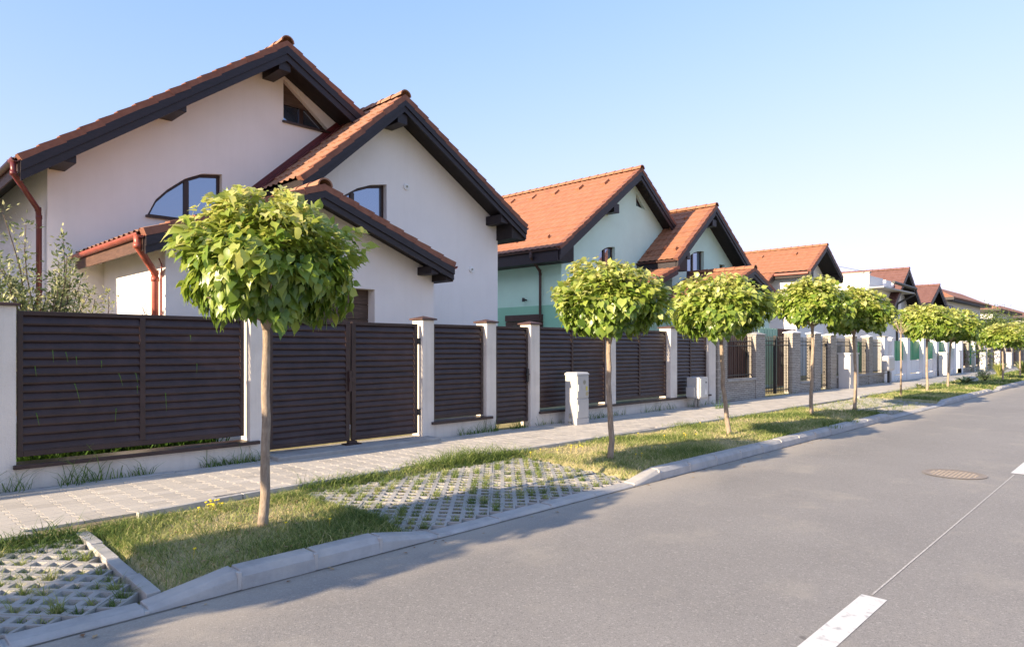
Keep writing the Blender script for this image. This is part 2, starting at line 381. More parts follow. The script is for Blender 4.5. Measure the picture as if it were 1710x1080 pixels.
def under(El, A, Er, x, d=.13):
    if x < A[0]: return El[1] + (A[1] - El[1]) * (x - El[0]) / (A[0] - El[0]) - d
    return Er[1] + (A[1] - Er[1]) * (Er[0] - x) / (Er[0] - A[0]) - d
def window(root, poly, y, bars=(), hb=(), fr=.055, sill=True, fmat='frame_brown', name='window'):
    """poly in xz; frame set back in the wall opening; bars = x positions of mullions"""
    w = MB(); inn = inset_poly(poly, fr); w.ring(poly, inn, y, y + .07)
    zs = [p[1] for p in inn]
    def zspan(x):
        out = []
        for i in range(len(inn)):
            (x0, z0), (x1, z1) = inn[i], inn[(i + 1) % len(inn)]
            if (x0 - x) * (x1 - x) <= 0 and abs(x1 - x0) > 1e-6: out.append(z0 + (z1 - z0) * (x - x0) / (x1 - x0))
        return min(out), max(out)
    for x in bars:
        a, b = zspan(x); w.box(x - .05, x + .05, y - .004, y + .066, a - .01, b + .01)
    o = w.build(name, fmat, root, bevel=.006)
    g = MB(); g.prism(inset_poly(poly, fr * .6), y + .03, y + .042); g.build('pane', 'glass', o)
    if sill:
        xs = [p[0] for p in poly]; zz = min(p[1] for p in poly)
        s = MB(); s.box(min(xs) - .03, max(xs) + .02, y - .19, y + .01, zz - .035, zz + .004); s.build('sill', fmat, o)
    return o
def arc_window(x0, zl, x1, zt, zb, n=10):      # low left end rising in a quarter arch to a straight right side
    pts = [(x0, zb), (x1, zb), (x1, zt)]
    for i in range(1, n + 1):
        t = i / n; a = math.pi / 2 * t
        pts.append((x1 - (x1 - x0) * math.sin(a) * 1.0, zl + (zt - zl) * (math.cos(a) ** .9)))
    return pts[:-1] + [(x0, zl)] if zl > zb + .05 else pts[:-1]
def pipe(root, pts, m, r=.045, name='downpipe'):
    b = MB(); b.tube(pts, r, 10)
    z = pts[-1][2]
    for k in range(1, len(pts) - 1): b.tube([Vector(pts[k]) + Vector((0, 0, .04)), Vector(pts[k]) - Vector((0, 0, .03))], r * 1.12, 10)
    for k in (.35, .8):
        p = Vector(pts[-2]).lerp(Vector(pts[-1]), k); b.tube([p, p + Vector((0, 0, .03))], r * 1.25, 10)
    return b.build(name, m, root, smooth=True)
G0 = .15   # level of the yards

def house_model(ox, tile, label, wallm, lowm=None, p=None):
    """left house and its green neighbour: main gable, cross bay, garage, each with its own numbers"""
    root = empty('house', (p['main_A'][0], p['main_wy'], G0), label, 'house', 'gabled houses behind the fences')
    El, A, Er = p['main_El'], p['main_A'], p['main_Er']; wy = p['main_wy']; y1 = wy + 10
    xl, xr = p['main_x']
    poly = [(xl, G0 - .1), (xr, G0 - .1), (xr, under(El, A, Er, xr)), (A[0], A[1] - .13), (xl, under(El, A, Er, xl))]
    w = MB(); w.prism(poly, wy, y1 - .6, holes=p['main_holes'], depth=.22)
    w.build('wall', wallm, root)
    if lowm:
        z2 = p['low_z']
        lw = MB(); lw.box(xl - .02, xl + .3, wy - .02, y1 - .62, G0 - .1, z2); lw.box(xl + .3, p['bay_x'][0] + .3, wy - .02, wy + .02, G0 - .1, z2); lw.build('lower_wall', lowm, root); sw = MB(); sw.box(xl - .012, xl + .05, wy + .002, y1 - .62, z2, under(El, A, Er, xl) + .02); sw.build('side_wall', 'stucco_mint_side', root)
    gable_roof(root, El, A, Er, 13.1, y1, tile, bd=.38, wall_y=wy, xwl=xl, xwr=None, gut='l', purl=p['main_purl'], gmat=p['gm'], box=p['mbox'], emat=p['em'])
    El, A, Er = p['bay_El'], p['bay_A'], p['bay_Er']; by = p['bay_wy']; xl, xr = p['bay_x']
    poly = [(xl, G0 - .1), (xr, G0 - .1), (xr, under(El, A, Er, xr)), (A[0], A[1] - .13), (xl, under(El, A, Er, xl))]
    w = MB(); w.prism(poly, by, wy + 6, holes=p['bay_holes'], depth=.22); w.build('bay_wall', wallm, root)
    gable_roof(root, El, A, Er, by - .62, wy + (1.2 if not p.get('bay_back') else p['bay_back']), tile, bd=.34, wall_y=by, xwl=xl, xwr=xr, gut='lr' if p.get('bay_gut') else 'r', purl=p['bay_purl'], gmat=p['gm'], name='bay_roof')
    El, A, Er = p['gar_El'], p['gar_A'], p['gar_Er']; gy = p['gar_wy']; xl, xr = p['gar_x']
    poly = [(xl, G0 - .1), (xr, G0 - .1), (xr, under(El, A, Er, xr)), (A[0], A[1] - .13), (xl, under(El, A, Er, xl))]
    d0, d1, dz = p['gar_door']
    w = MB(); w.prism(poly, gy, wy + .3, holes=[[(d0, G0 + .05), (d1, G0 + .05), (d1, dz), (d0, dz)]], depth=.3); w.build('garage_wall', wallm, root)
    gable_roof(root, El, A, Er, gy - .5, wy + .35, tile, bd=.31, wall_y=gy, xwl=xl, xwr=xr, gut='lr', purl=p['gar_purl'], gmat=p['ggm'], name='garage_roof', box='r', emat='eave_wood')
    d = MB()
    for k in range(9):
        z = G0 + .05 + k * (dz - G0 - .05) / 9; d.box(d0, d1, gy + .22, gy + .26, z + .008, z + (dz - G0 - .05) / 9 - .004)
    d.box(d0, d1, gy + .245, gy + .29, G0 + .05, dz)
    d.build('garage_door', 'garage_brown', root)
    return root

def P2(*a): return [tuple(x) for x in a]
# --- cream house at the left
mw = 13.9
win1 = [(4.37, 4.16), (5.79, 4.16), (5.79, 5.20), (5.39, 5.14), (5.06, 4.98), (4.73, 4.71), (4.52, 4.48)]
tri1 = [(7.13, 6.62), (8.33, 6.62), (7.13, 7.55)]
win2 = [(7.36, 4.2), (8.94, 4.2), (8.94, 5.32), (8.52, 5.24), (8.16, 5.10), (7.83, 4.89), (7.55, 4.58)]
H1 = dict(main_A=(6.80, 7.98), main_El=(2.26, 4.69), main_Er=(11.45, 5.35), main_x=(2.78, 10.9), main_wy=mw, main_holes=[win1, tri1],
          main_purl=[(2.92, 4.98, .24, .24), (4.70, 6.29, .24, .24), (6.78, 7.6, .26, .2)],
          bay_A=(8.98, 7.16), bay_El=(6.53, 4.93), bay_Er=(12.9, 4.81), bay_x=(6.95, 12.46), bay_wy=12.6, bay_holes=[win2],
          bay_purl=[(8.96, 6.78, .26, .22), (12.15, 5.02, .24, .22)],
          gar_A=(6.02, 4.40), gar_El=(3.22, 3.28), gar_Er=(8.95, 3.32), gar_x=(3.65, 8.83), gar_wy=10.8, gar_door=(4.55, 7.39, 2.75),
          gar_purl=[(8.5, 3.26, .18, .16)], gm='maroon_metal', ggm='red_metal', mbox='', em='eave_wood')
h1 = house_model(0, 'tile', 'cream rendered house with brown tiled gables and arched windows, behind the leftmost gate', 'stucco', None, H1)
window(h1, win1, mw + .12, bars=[5.13])
window(h1, tri1, mw + .12, bars=[7.62], fr=.05)
tb = MB(); tb.prism([(7.16, 7.03), (7.79, 7.03), (7.16, 7.50)], mw + .105, mw + .125); tb.build('gable_board', 'garage_brown', h1)
window(h1, win2, 12.6 + .12, bars=[8.12])
for (x, z) in ((9.48, 5.36), (11.52, 3.62)):
    v = MB(); v.disc((x, 12.57, z), .075, (0, 1, 0), .05, 24); v.tube([(x, 12.56, z), (x, 12.58, z)], .045, 20); vv = v.build('wall_vent', 'plastic_white', h1)
    v = MB(); v.disc((x, 12.553, z), .028, (0, 1, 0), .01, 14); v.build('vent_core', 'sticker_grey', vv)
# flashing where the bay roof meets the gable wall
fl = MB(); P, Ln = slope_pt((6.53, 4.93), (8.98, 7.16))
q = [P(-.2, .05), P(Ln - .05, .05), P(Ln - .05, .17), P(-.2, .17)]; fl.prism([(a.x, a.y) for a in q], mw - .03, mw + .02)
q = [P(-.2, .05), P(Ln - .05, .05), P(Ln - .05, .075), P(-.2, .075)]; fl.prism([(a.x, a.y) for a in q], mw - .22, mw - .02)
fl.build('flashing', 'maroon_metal', h1)
pipe(h1, [(2.18, 13.18, 4.60), (2.18, 13.18, 4.42), (2.66, 13.98, 4.03), (2.68, 14.02, 3.9), (2.68, 14.02, .2)], 'maroon_metal')
pipe(h1, [(3.15, 10.42, 3.24), (3.15, 10.42, 3.08), (3.56, 10.98, 2.78), (3.57, 11.0, 2.68), (3.57, 11.0, .2)], 'red_metal', .05)
cp = MB(); cp.tube([(3.62, 10.98, 3.0), (3.62, 10.87, 2.9), (3.62, 10.87, .2)], .012, 6); cp.build('cable_conduit', 'red_metal', h1)

# --- green house
mw = 13.6
w3 = [(18.2, 3.6), (19.13, 3.6), (19.13, 5.10)] + [(19.13 - .93 * math.sin(a), 4.64 + .46 * math.cos(a)) for a in np.linspace(.2, 1.57, 7)]
t3 = [(20.42, 6.72), (21.02, 6.66), (20.42, 7.20)]
w4 = [(22.2, 3.4), (23.5, 3.4), (23.5, 5.3)] + [(23.5 - 1.3 * math.sin(a), 4.65 + .65 * math.cos(a)) for a in np.linspace(.2, 1.57, 7)]
w5 = [(24.75, 4.2), (25.2, 4.2), (25.2, 4.93), (24.75, 4.93)]
H2 = dict(main_A=(20.0, 7.87), main_El=(15.6, 4.68), main_Er=(24.2, 4.85), main_x=(16.27, 24.0), main_wy=mw, main_holes=[w3, t3], low_z=3.0,
          main_purl=[(18.6, 6.45, .3, .3)],
          bay_A=(23.25, 6.90), bay_El=(20.5, 4.68), bay_Er=(26.5, 4.7), bay_x=(21.2, 25.9), bay_wy=12.6, bay_holes=[w4, w5],
          bay_purl=[(21.3, 5.0, .3, .25), (23.25, 6.4, .3, .25)], bay_gut=1,
          gar_A=(22.8, 4.40), gar_El=(19.95, 3.28), gar_Er=(25.6, 3.3), gar_x=(20.4, 25.2), gar_wy=10.8, gar_door=(21.4, 24.2, 2.75),
          gar_purl=[], gm='brown_trim', ggm='brown_trim', mbox='l', em='wood_dark')
h2 = house_model(13, 'tile_orange', 'mint green house with bright orange tiled gables, right of the cream house', 'stucco_mint', 'stucco_green', H2)
window(h2, w3, mw + .12, bars=[18.66]); window(h2, t3, mw + .1, fr=.04, sill=False); window(h2, w4, 12.72, bars=[22.85]); window(h2, w5, 12.72, fr=.04)
pipe(h2, [(15.5, 14.2, 4.62), (15.5, 14.2, 4.45), (16.14, 14.4, 4.1), (16.16, 14.4, 4.0), (16.16, 14.4, .2)], 'brown_trim')
sd = MB(); sd.box(16.17, 16.252, 14.35, 16.0, 2.52, 2.72); sd.build('shutter_box', 'brown_trim', h2)
sd = MB()
for k in range(14): sd.box(16.20, 16.252, 14.35, 16.0, .25 + k * .162, .25 + k * .162 + .15)
sd.build('shutter', 'garage_brown', h2)
lm = MB(); lm.tube([(16.3, 15.1, 3.2), (16.12, 15.1, 3.22)], .03, 8); lm.tube([(16.12, 15.1, 3.27), (16.12, 15.1, 3.15)], .05, 10); lm.build('wall_lamp', 'lamp_dark', h2)
pr_ = MB(); tile_surface(pr_, (18.5, 3.62), (20.6, 4.42), 12.05, 13.88, amp=.016); pr_ = pr_.build('porch_roof', 'tile_orange', h2)
v = MB(); verge_tiles(v, (18.5, 3.62), (20.6, 4.42), 12.0); v.build('verge_tiles', 'verge_clay', pr_)
b = MB(); b.prism([(18.5, 3.58), (18.5, 3.36), (20.6, 4.16), (20.6, 4.38)], 12.0, 13.88); b.build('soffit', 'wood_dark', pr_)
b = MB(); b.box(18.7, 18.85, 12.15, 12.3, G0 - .05, 3.45); b.build('porch_post', 'stucco_mint', h2)
Pm, Lm = slope_pt((15.6, 4.68), (20.0, 7.87))
for k in range(9):       # vent tiles and snow guards
    q = Pm(Lm - .75, .06); y = 14.2 + k * 1.15; cl = MB(); cl.obox((q.x, y, q.y), (.13, 0, .095), (0, .10, 0), (-.02, 0, .04)); cl.build('vent_tile', 'tile_orange', h2)
for k in range(7):
    q = Pm(.7, .06); cl = MB(); cl.obox((q.x, 14 + k * 1.4, q.y), (.05, 0, .04), (0, .02, 0), (-.04, 0, .06)); cl.build('snow_guard', 'tile_orange', h2)
Pb, Lb = slope_pt((20.5, 4.68), (23.25, 6.90))
for (s, y) in ((Lb - .7, 12.9), (.6, 12.3), (.75, 12.8), (.6, 13.4)):
    q = Pb(s, .06); cl = MB(); cl.obox((q.x, y, q.y), (.06, 0, .05), (0, .04, 0), (-.03, 0, .05)); cl.build('snow_guard', 'tile_orange', h2)

def simple_gable(root, El, A, Er, xw, yv, wy, y1, tile, wallm, gut='l', holes=(), bd=.3, purl=(), rolls=.3, vm='verge_clay', z0=G0):
    xl, xr = xw
    poly = [(xl, z0 - .1), (xr, z0 - .1), (xr, under(El, A, Er, xr)), (A[0], A[1] - .13), (xl, under(El, A, Er, xl))]
    w = MB(); w.prism(poly, wy, y1 - .3, holes=list(holes), depth=.2); w.build('wall', wallm, root)
    return gable_roof(root, El, A, Er, yv, y1, tile, bd=bd, wall_y=wy, xwl=xl, xwr=xr, gut=gut, purl=purl, roll=rolls, res=4, gmat='brown_trim', vmat=vm)
# --- orange gable further on
h3 = empty('house', (38, 14, G0), 'white house with one orange tiled gable, between the green house and the flat roofed block', 'house', 'gabled houses behind the fences')
w6 = [(38.2, 4.6), (38.9, 4.6)] + [(38.55 + .35 * math.cos(a), 5.0 + .35 * math.sin(a)) for a in np.linspace(0, math.pi, 8)]
simple_gable(h3, (35.6, 5.62), (37.95, 7.15), (40.5, 5.6), (36.1, 40.0), 13.1, 14.0, 22, 'tile_orange', 'stucco_white', gut='', holes=[w6])
window(h3, w6, 14.1, fr=.05, sill=False)
Pm, Lm = slope_pt((32.6, 3.62), (37.9, 7.08))
lo = MB(); tile_surface(lo, (32.6, 3.62), (37.9, 7.08), 15.0, 22, roll=.3, res=4); lr = lo.build('side_roof', 'tile_orange', h3)
v = MB(); verge_tiles(v, (32.6, 3.62), (35.7, 5.65), 15.0); v.build('verge_tiles', 'verge_clay', lr)
d = MB(); d.prism([(32.6, 3.59), (32.6, 3.4), (37.9, 6.9), (37.9, 7.05)], 15.05, 22); d.build('soffit', 'soffit_wood', lr)
b = MB(); b.prism([(32.6, 3.56), (32.6, 3.28), (36.0, 5.5), (36.0, 5.78)], 14.96, 15.04); b.build('barge_board', 'wood_dark', lr)
w = MB(); w.prism([(33.2, .05), (36.2, .05), (36.2, 5.5), (33.2, 3.7)], 15.7, 21.6); w.build('side_wall', 'stucco_white', h3)
ch = MB(); ch.box(35.5, 35.6, 13.2, 15.0, 5.46, 5.56); ch.build('gutter', 'red_metal', h3)
Pm, Lm = slope_pt((35.6, 5.62), (37.95, 7.15))
for k in range(4):
    q = Pm(Lm - .8, .06); cl = MB(); cl.obox((q.x, 14.5 + k * 1.9, q.y), (.11, 0, .07), (0, .08, 0), (-.03, 0, .05)); cl.build('vent_tile', 'tile_orange', h3)

# --- flat roofed white block
h4 = empty('house', (47, 13, G0), 'white flat roofed block with a terrace parapet, before the dark red roofs', 'house')
w = MB(); w.prism([(44.8, .05), (51.8, .05), (51.8, 5.5), (44.8, 5.5)], 13.0, 22, holes=[[(49.3, 3.2), (50.4, 3.2), (50.4, 5.0), (49.3, 5.0)]], depth=.2); w.build('wall', 'stucco_white', h4)
window(h4, [(49.3, 3.2), (50.4, 3.2), (50.4, 5.0), (49.3, 5.0)], 13.1, bars=[49.85])
w = MB(); w.box(44.77, 45.0, 12.98, 22, 5.503, 6.22); w.box(45.0, 47.6, 12.98, 13.2, 5.503, 6.05); w.box(48.2, 49.4, 12.98, 13.2, 5.503, 6.02); w.box(49.9, 50.8, 12.98, 13.2, 5.503, 5.95); w.build('parapet', 'stucco_white', h4)
w = MB(); w.box(44.72, 45.05, 12.93, 22.05, 6.22, 6.28); w.build('parapet_cap', 'concrete', h4)
w = MB(); w.box(44.9, 51.9, 12.2, 13.0, 5.28, 5.36); w.build('canopy', 'stucco_grey', h4)
g = MB(); g.tube([(46.7, 12.15, 5.72), (52.0, 12.15, 5.62)], .10, 8); g.build('gutter', 'lamp_dark', h4)
pipe(h4, [(52.0, 12.15, 5.6), (52.0, 12.15, 5.3), (50.6, 12.9, 4.6), (50.6, 12.95, 4.4), (50.6, 12.95, .2)], 'lamp_dark', .07)
g = MB(); g.tube([(38, 14.6, 7.0), (41.5, 14.3, 6.55), (44.8, 13.2, 6.3)], .012, 5); tag(g.build('overhead_cable', 'lamp_dark', None, (38, 14.6, 7.0)), 'thin dark cable sagging from the white gable to the flat roofed block', 'cable')

# --- dark red roofs
h5 = empty('house', (52, 13.3, G0), 'house with steep dark red tiled gables, right of the flat roofed block', 'house', 'gabled houses behind the fences')
simple_gable(h5, (48.0, 4.2), (51.7, 7.0), (55.4, 4.3), (48.9, 54.6), 12.5, 13.3, 22, 'tile_red', 'stucco_grey', gut='', vm='tile_red', bd=.4)
rf = gable_roof(h5, (56.2, 4.2), (60.3, 6.45), (64.4, 4.2), 12.5, 22, 'tile_red', bd=.45, wall_y=13.3, xwl=56.8, xwr=63.6, gut='', roll=.3, res=4, vmat='tile_red', name='bay_roof')
w = MB(); w.prism([(56.8, .05), (63.6, .05), (63.6, 4.5), (60.3, 6.3), (56.8, 4.5)], 13.3, 21.5); w.build('bay_wall', 'wood_dark', h5)
w = MB(); w.box(54.2, 55.0, 14, 15, 4.2, 6.0); w.build('chimney', 'stucco_white', h5)

def hip_house(x0, x1, y0, y1, ze, zr, tile, wallm, label, ov=.8):
    r = empty('house', ((x0 + x1) / 2, y0, G0), label, 'house', 'hip roofed houses down the street')
    w = MB(); w.box(x0, x1, y0, y1, .05, ze); w.build('wall', wallm, r)
    m = MB(); a, b, c, d = x0 - ov, x1 + ov, y0 - ov, y1 + ov; k = min(b - a, d - c) / 2
    m.add([(a, c, ze), (b, c, ze), (b, d, ze), (a, d, ze), (a + k, c + k, zr), (b - k, max(c + k, d - k), zr), (a, c, ze - .12), (b, c, ze - .12), (b, d, ze - .12), (a, d, ze - .12)],
          [(0, 1, 5, 4), (1, 2, 5), (2, 3, 4, 5), (3, 0, 4), (6, 9, 8, 7), (0, 6, 7, 1), (1, 7, 8, 2), (2, 8, 9, 3), (3, 9, 6, 0)])
    rf = m.build('roof', tile, r)
    m = MB(); m.ring([(a - .02, ze - .02), (b + .02, ze - .02), (b + .02, ze - .25), (a - .02, ze - .25)], [(a + .1, ze - .04), (b - .1, ze - .04), (b - .1, ze - .2), (a + .1, ze - .2)], c - .03, d); m.build('soffit', 'wood_dark', rf)
    wq = [(x0 + 1.5, ze - 1.9), (x0 + 2.9, ze - 1.9), (x0 + 2.9, ze - .6), (x0 + 1.5, ze - .6)]
    window(r, wq, y0 - .05, bars=[x0 + 2.2], sill=False)
    return r
hip_house(66, 81.2, 13.3, 16, 5.85, 7.0, 'tile_orange', 'stucco_white', 'white two storey house under a low orange hip roof, after the dark red gables')
hip_house(86, 99, 13, 18, 5.7, 7.0, 'tile', 'stucco_white', 'pale house with a brown hip roof, far down the street behind green trees')
hip_house(106, 120, 12.5, 19, 5.6, 7.2, 'tile_red', 'stucco_grey', 'grey house with a reddish hip roof, farthest down the street')

# --- neighbour whose shade falls on the cream house's side wall
h0 = empty('house', (-6.4, 14.9, G0), 'cream house with a single wide gable, just outside the frame on the left', 'house')
simple_gable(h0, (-11, 4.7), (-6.4, 8.4), (-1.4, 4.9), (-10.4, -2.0), 14.35, 15.1, 25, 'tile', 'stucco', gut='lr')

# ------------------------------------------------------------------ ground, road, kerb, pavement
def structure(o): o['kind'] = 'structure'; return o
g = MB(); S = 900; g.add([(-S, -S, -.03), (S, -S, -.03), (S, S, -.03), (-S, S, -.03)], [(0, 1, 2, 3)]); structure(g.build('ground', 'ground_far'))
g = MB(); g.add([(-40, -2.0, 0), (220, -2.0, 0), (220, 4.62, 0), (-40, 4.62, 0)], [(0, 1, 2, 3)]); structure(g.build('road', 'asphalt'))
g = MB(); g.box(-40, 220, 8.72, 60, -.02, .145); structure(g.build('yard', 'verge_soil'))
g = MB(); g.box(-40, 220, 4.56, 8.74, -.02, .118); structure(g.build('verge', 'verge_soil'))
g = MB(); g.box(-40, 220, -2.16, -2.0, -.02, .13); g.box(-40, 220, -40, -2.16, -.02, .11); structure(g.build('far_side_verge', 'verge_soil'))
# markings
g = MB()
for k in range(-1, 14):
    x1 = 4.86 + 9.05 * k; x0 = x1 - 3.0; g.add([(x0, 1.30, .004), (x1, 1.30, .004), (x1, 1.455, .004), (x0, 1.455, .004)], [(0, 1, 2, 3)])
structure(g.build('road_marking', 'paint_white'))
g = MB(); g.add([(4.9, 1.396, .004), (10.8, 1.396, .004), (10.8, 1.408, .004), (4.9, 1.408, .004)], [(0, 1, 2, 3)]); structure(g.build('marking_guide_line', 'faint_line'))

KF, KB = 4.50, 4.68       # kerb front and back
LOW, HIGH = .035, .135
def kerb_top(x):
    pts = [(-40, LOW), (1.42, LOW), (2.0, HIGH), (3.15, HIGH), (3.75, LOW), (6.75, LOW), (7.3, HIGH), (17.0, HIGH), (17.6, LOW), (22.2, LOW), (22.8, HIGH), (29.6, HIGH), (30.2, LOW), (31.2, LOW), (31.8, HIGH), (45, HIGH), (45.6, LOW), (52, LOW), (52.6, HIGH), (220, HIGH)]
    for (a, h), (b, k) in zip(pts, pts[1:]):
        if a <= x <= b: return h + (k - h) * (x - a) / (b - a)
    return HIGH
edges = [-8, -6, -4, -2, -1, .02]
for a, b in ((.02, 1.42), (1.42, 2.0), (2.0, 3.15), (3.15, 3.75), (3.75, 6.75), (6.75, 7.3), (7.3, 17.0), (17.0, 17.6), (17.6, 22.2), (22.2, 22.8), (22.8, 29.6), (29.6, 30.2), (30.2, 31.2), (31.2, 31.8), (31.8, 45)):
    n = max(1, round((b - a) / .75)) if b - a > .8 else 1
    edges += [a + (b - a) * (i + 1) / n for i in range(n)]
kb = MB(); mo = MB(); gap = .011
for a, b in zip(edges, edges[1:]):
    j = [random.uniform(-.006, .006) for _ in range(3)]; vs = []
    for x in (a + gap, b - gap):
        h = kerb_top(x) + j[0] * .6; ch = min(.045, h * .6)
        vs += [(x, KF + j[1], -.05), (x, KF + j[1] + .012, max(h - ch, .01)), (x, KF + j[1] + .035 + ch * .4, h), (x, KB + j[1], h + .002), (x, KB + j[1], -.05)]
    kb.add(vs, [(0, 5, 6, 1), (1, 6, 7, 2), (2, 7, 8, 3), (3, 8, 9, 4), (0, 1, 2, 3, 4), (9, 8, 7, 6, 5)])
    h = kerb_top(b); mo.box(b - gap - .002, b + gap + .002, KF + .012, KB - .01, -.04, max(h - .014, .01))
kb.box(45, 220, KF, KB, -.05, HIGH)
jb = MB(); jb.add([(-8, KF - .007, .005), (45, KF - .007, .005), (45, KF + .01, .005), (-8, KF + .01, .005)], [(0, 1, 2, 3)]); structure(jb.build('kerb_joint', 'joint_dirt'))
structure(kb.build('kerb', 'kerb_concrete', bevel=.007)); structure(mo.build('kerb_mortar', 'mortar'))

zf = lambda X, Y: .04 + .065 * min(1, max(0, (Y - 4.7) / 1.5))
SX0 = -3.0
def sw_inner(x):   # street-side edge of the footway
    return 6.42 + .40 * min(1, max(0, (x + .5) / 4)) if x < 8 else 6.82 - .1 * min(1, (x - 8) / 4)
# footway of interlocking pavers
PL, PW, Z = .20, .163, .017
base = MB(); base.add([(-40, 6.40, .124), (-.5, 6.40, .124), (3.5, 6.8, .124), (220, 6.8, .124), (220, 8.7, .124), (-40, 8.7, .124)], [(0, 1, 2, 3, 4, 5)]); structure(base.build('footway_bed', 'soil'))
def pavers(x0, x1):
    V = []; F = []; var = []
    zt, zb = .15, .115; gp = .0026; c = .0028
    for j in range(int((8.52 - 6.3) / PW)):
        y0 = 8.52 - (j + 1) * PW
        for i in range(int((x1 - x0) / PL)):
            xa = x0 + i * PL + (.06 if j % 2 else 0) * 0
            if y0 < sw_inner(xa) - .02: continue
            d = Z
            prof = [(d, 0), (d, .34), (-d, .66), (-d, 1)]
            L_ = [(xa + p + gp, y0 + gp + t * (PW - 2 * gp)) for p, t in prof]; R_ = [(xa + PL + p - gp, y0 + gp + t * (PW - 2 * gp)) for p, t in prof]
            poly = L_[:1] + R_ + L_[:0:-1]
            cx = sum(p[0] for p in poly) / 8; cy = sum(p[1] for p in poly) / 8
            ins = inset_poly(poly, c); o = len(V); dz = random.uniform(-.0008, .0008); tx = random.uniform(-.004, .004); ty = random.uniform(-.004, .004)
            zz = lambda p: dz + tx * (p[0] - cx) + ty * (p[1] - cy)
            V += [(p[0], p[1], zb) for p in poly] + [(p[0], p[1], zt - .0022 + zz(p)) for p in poly] + [(p[0], p[1], zt + zz(p)) for p in ins]
            n = 8
            F += [[o + k, o + (k + 1) % n, o + (k + 1) % n + n, o + k + n] for k in range(n)] + [[o + k + n, o + (k + 1) % n + n, o + (k + 1) % n + 2 * n, o + k + 2 * n] for k in range(n)]
            F += [[o + 16 + a for a in q] for q in ((0, 1, 2, 7), (2, 3, 6, 7), (3, 4, 5, 6))]
            var += [min(1, max(0, random.gauss(.5, .22)))] * 24
    return np_mesh('footway', V, [F], var, True)
structure(link('footway', pavers(SX0, 33), 'paver'))
g = MB(); g.box(33, 220, 6.82, 8.52, .1, .152); structure(g.build('footway_beyond', 'concrete'))
g = MB()
x = SX0
while x < 34:      # narrow edging stones along the wall foot and the verge
    n = x + 1.0; g.box(x + .004, n - .004, 8.522, 8.60, .08, .158 + random.uniform(-.004, .004))
    if x > 1.45 and not (4.2 < x < 6.4 or 17.6 < x < 22):
        y = sw_inner(x + .5) - .075; ye = sw_inner(x + 1.0) - .075; ys = sw_inner(x) - .075
        g.add([(x + .004, ys, .08), (n - .004, ye, .08), (n - .004, ye + .07, .08), (x + .004, ys + .07, .08), (x + .004, ys, .17), (n - .004, ye, .17), (n - .004, ye + .07, .17), (x + .004, ys + .07, .17)],
              [(0, 3, 2, 1), (4, 5, 6, 7), (0, 1, 5, 4), (1, 2, 6, 5), (2, 3, 7, 6), (3, 0, 4, 7)])
    x = n
structure(g.build('footway_edging', 'kerb_concrete', bevel=.006))
g = MB(); g.box(4.22, 6.98, 8.36, 8.95, .1, .205); structure(g.build('gate_sill', 'concrete', bevel=.012))
g = MB()
for k in range(4):
    y0, y1 = 4.72 + k * .43, 4.72 + k * .43 + .42; x = 1.475 + random.uniform(-.008, .008); w_ = .09
    za, zb_ = zf(0, y0) + .022, zf(0, y1) + .022; t_ = random.uniform(-.006, .006)
    g.add([(x, y0, -.02), (x + w_, y0, -.02), (x + w_, y1, -.02), (x, y1, -.02), (x, y0, za), (x + w_, y0, za + t_), (x + w_, y1, zb_ + t_), (x, y1, zb_)], [(0, 3, 2, 1), (4, 5, 6, 7), (0, 1, 5, 4), (1, 2, 6, 5), (2, 3, 7, 6), (3, 0, 4, 7)])
structure(g.build('paving_edging', 'kerb_concrete', bevel=.006))

# grass pavers: a diagonal lattice of concrete with open cells
def lattice(x0, x1, y0, y1, zf, cell=.128, web=.043, fill=(.01, .03)):
    V = []; F = []; var = []; cells = []; fv = []; ff_ = []; fvar = []
    r2 = math.sqrt(.5); n = int((x1 - x0 + y1 - y0) / cell) + 4
    for i in range(-n, n):
        for j in range(-n, n):
            cx = x0 + (i * cell - j * cell) * r2; cy = y0 + (i * cell + j * cell) * r2
            if not (x0 + .07 < cx < x1 - .07 and y0 + .07 < cy < y1 - .07): continue
            o = len(V); sl = (i // 3 * 7919 + j // 5 * 104729) % 97 / 97.0
            dz = (sl - .5) * .006; jn = .0015
            h = cell / 2; hi = h - web / 2; hb = hi - .012
            ex = jn if i % 3 == 0 else 0; ey = jn if j % 5 == 0 else 0; fx = jn if i % 3 == 2 else 0; fy = jn if j % 5 == 4 else 0
            sq = [(-h + ex, -h + ey), (h - fx, -h + ey), (h - fx, h - fy), (-h + ex, h - fy)]
            for lst, zz in ((sq, -.06), (sq, 0), ([(-hi, -hi), (hi, -hi), (hi, hi), (-hi, hi)], 0), ([(-hb, -hb), (hb, -hb), (hb, hb), (-hb, hb)], -.06)):
                for (a, b) in lst:
                    X = cx + (a - b) * r2; Y = cy + (a + b) * r2; V.append((X, Y, zf(X, Y) + dz + zz))
            for k in range(4):
                m = (k + 1) % 4
                F += [[o + k, o + m, o + 4 + m, o + 4 + k], [o + 4 + k, o + 4 + m, o + 8 + m, o + 8 + k], [o + 8 + k, o + 8 + m, o + 12 + m, o + 12 + k]]
            var += [min(1, max(0, .3 + .4 * sl + random.gauss(0, .08)))] * 16
            dp = random.uniform(*fill); cells.append((cx, cy, zf(cx, cy) + dz - dp)); q = len(fv)
            for (a, b) in ((-hi, -hi), (hi, -hi), (hi, hi), (-hi, hi)): fv.append((cx + (a - b) * r2, cy + (a + b) * r2, zf(cx, cy) + dz - dp + random.uniform(-.006, .006)))
            ff_.append([q, q + 1, q + 2, q + 3]); fvar += [random.uniform(0, 1)] * 4
    structure(link('cell_soil', np_mesh('cell_soil', fv, [ff_], fvar, True), 'cell_soil'))
    return np_mesh('grass_paving', V, [F], var, True), cells
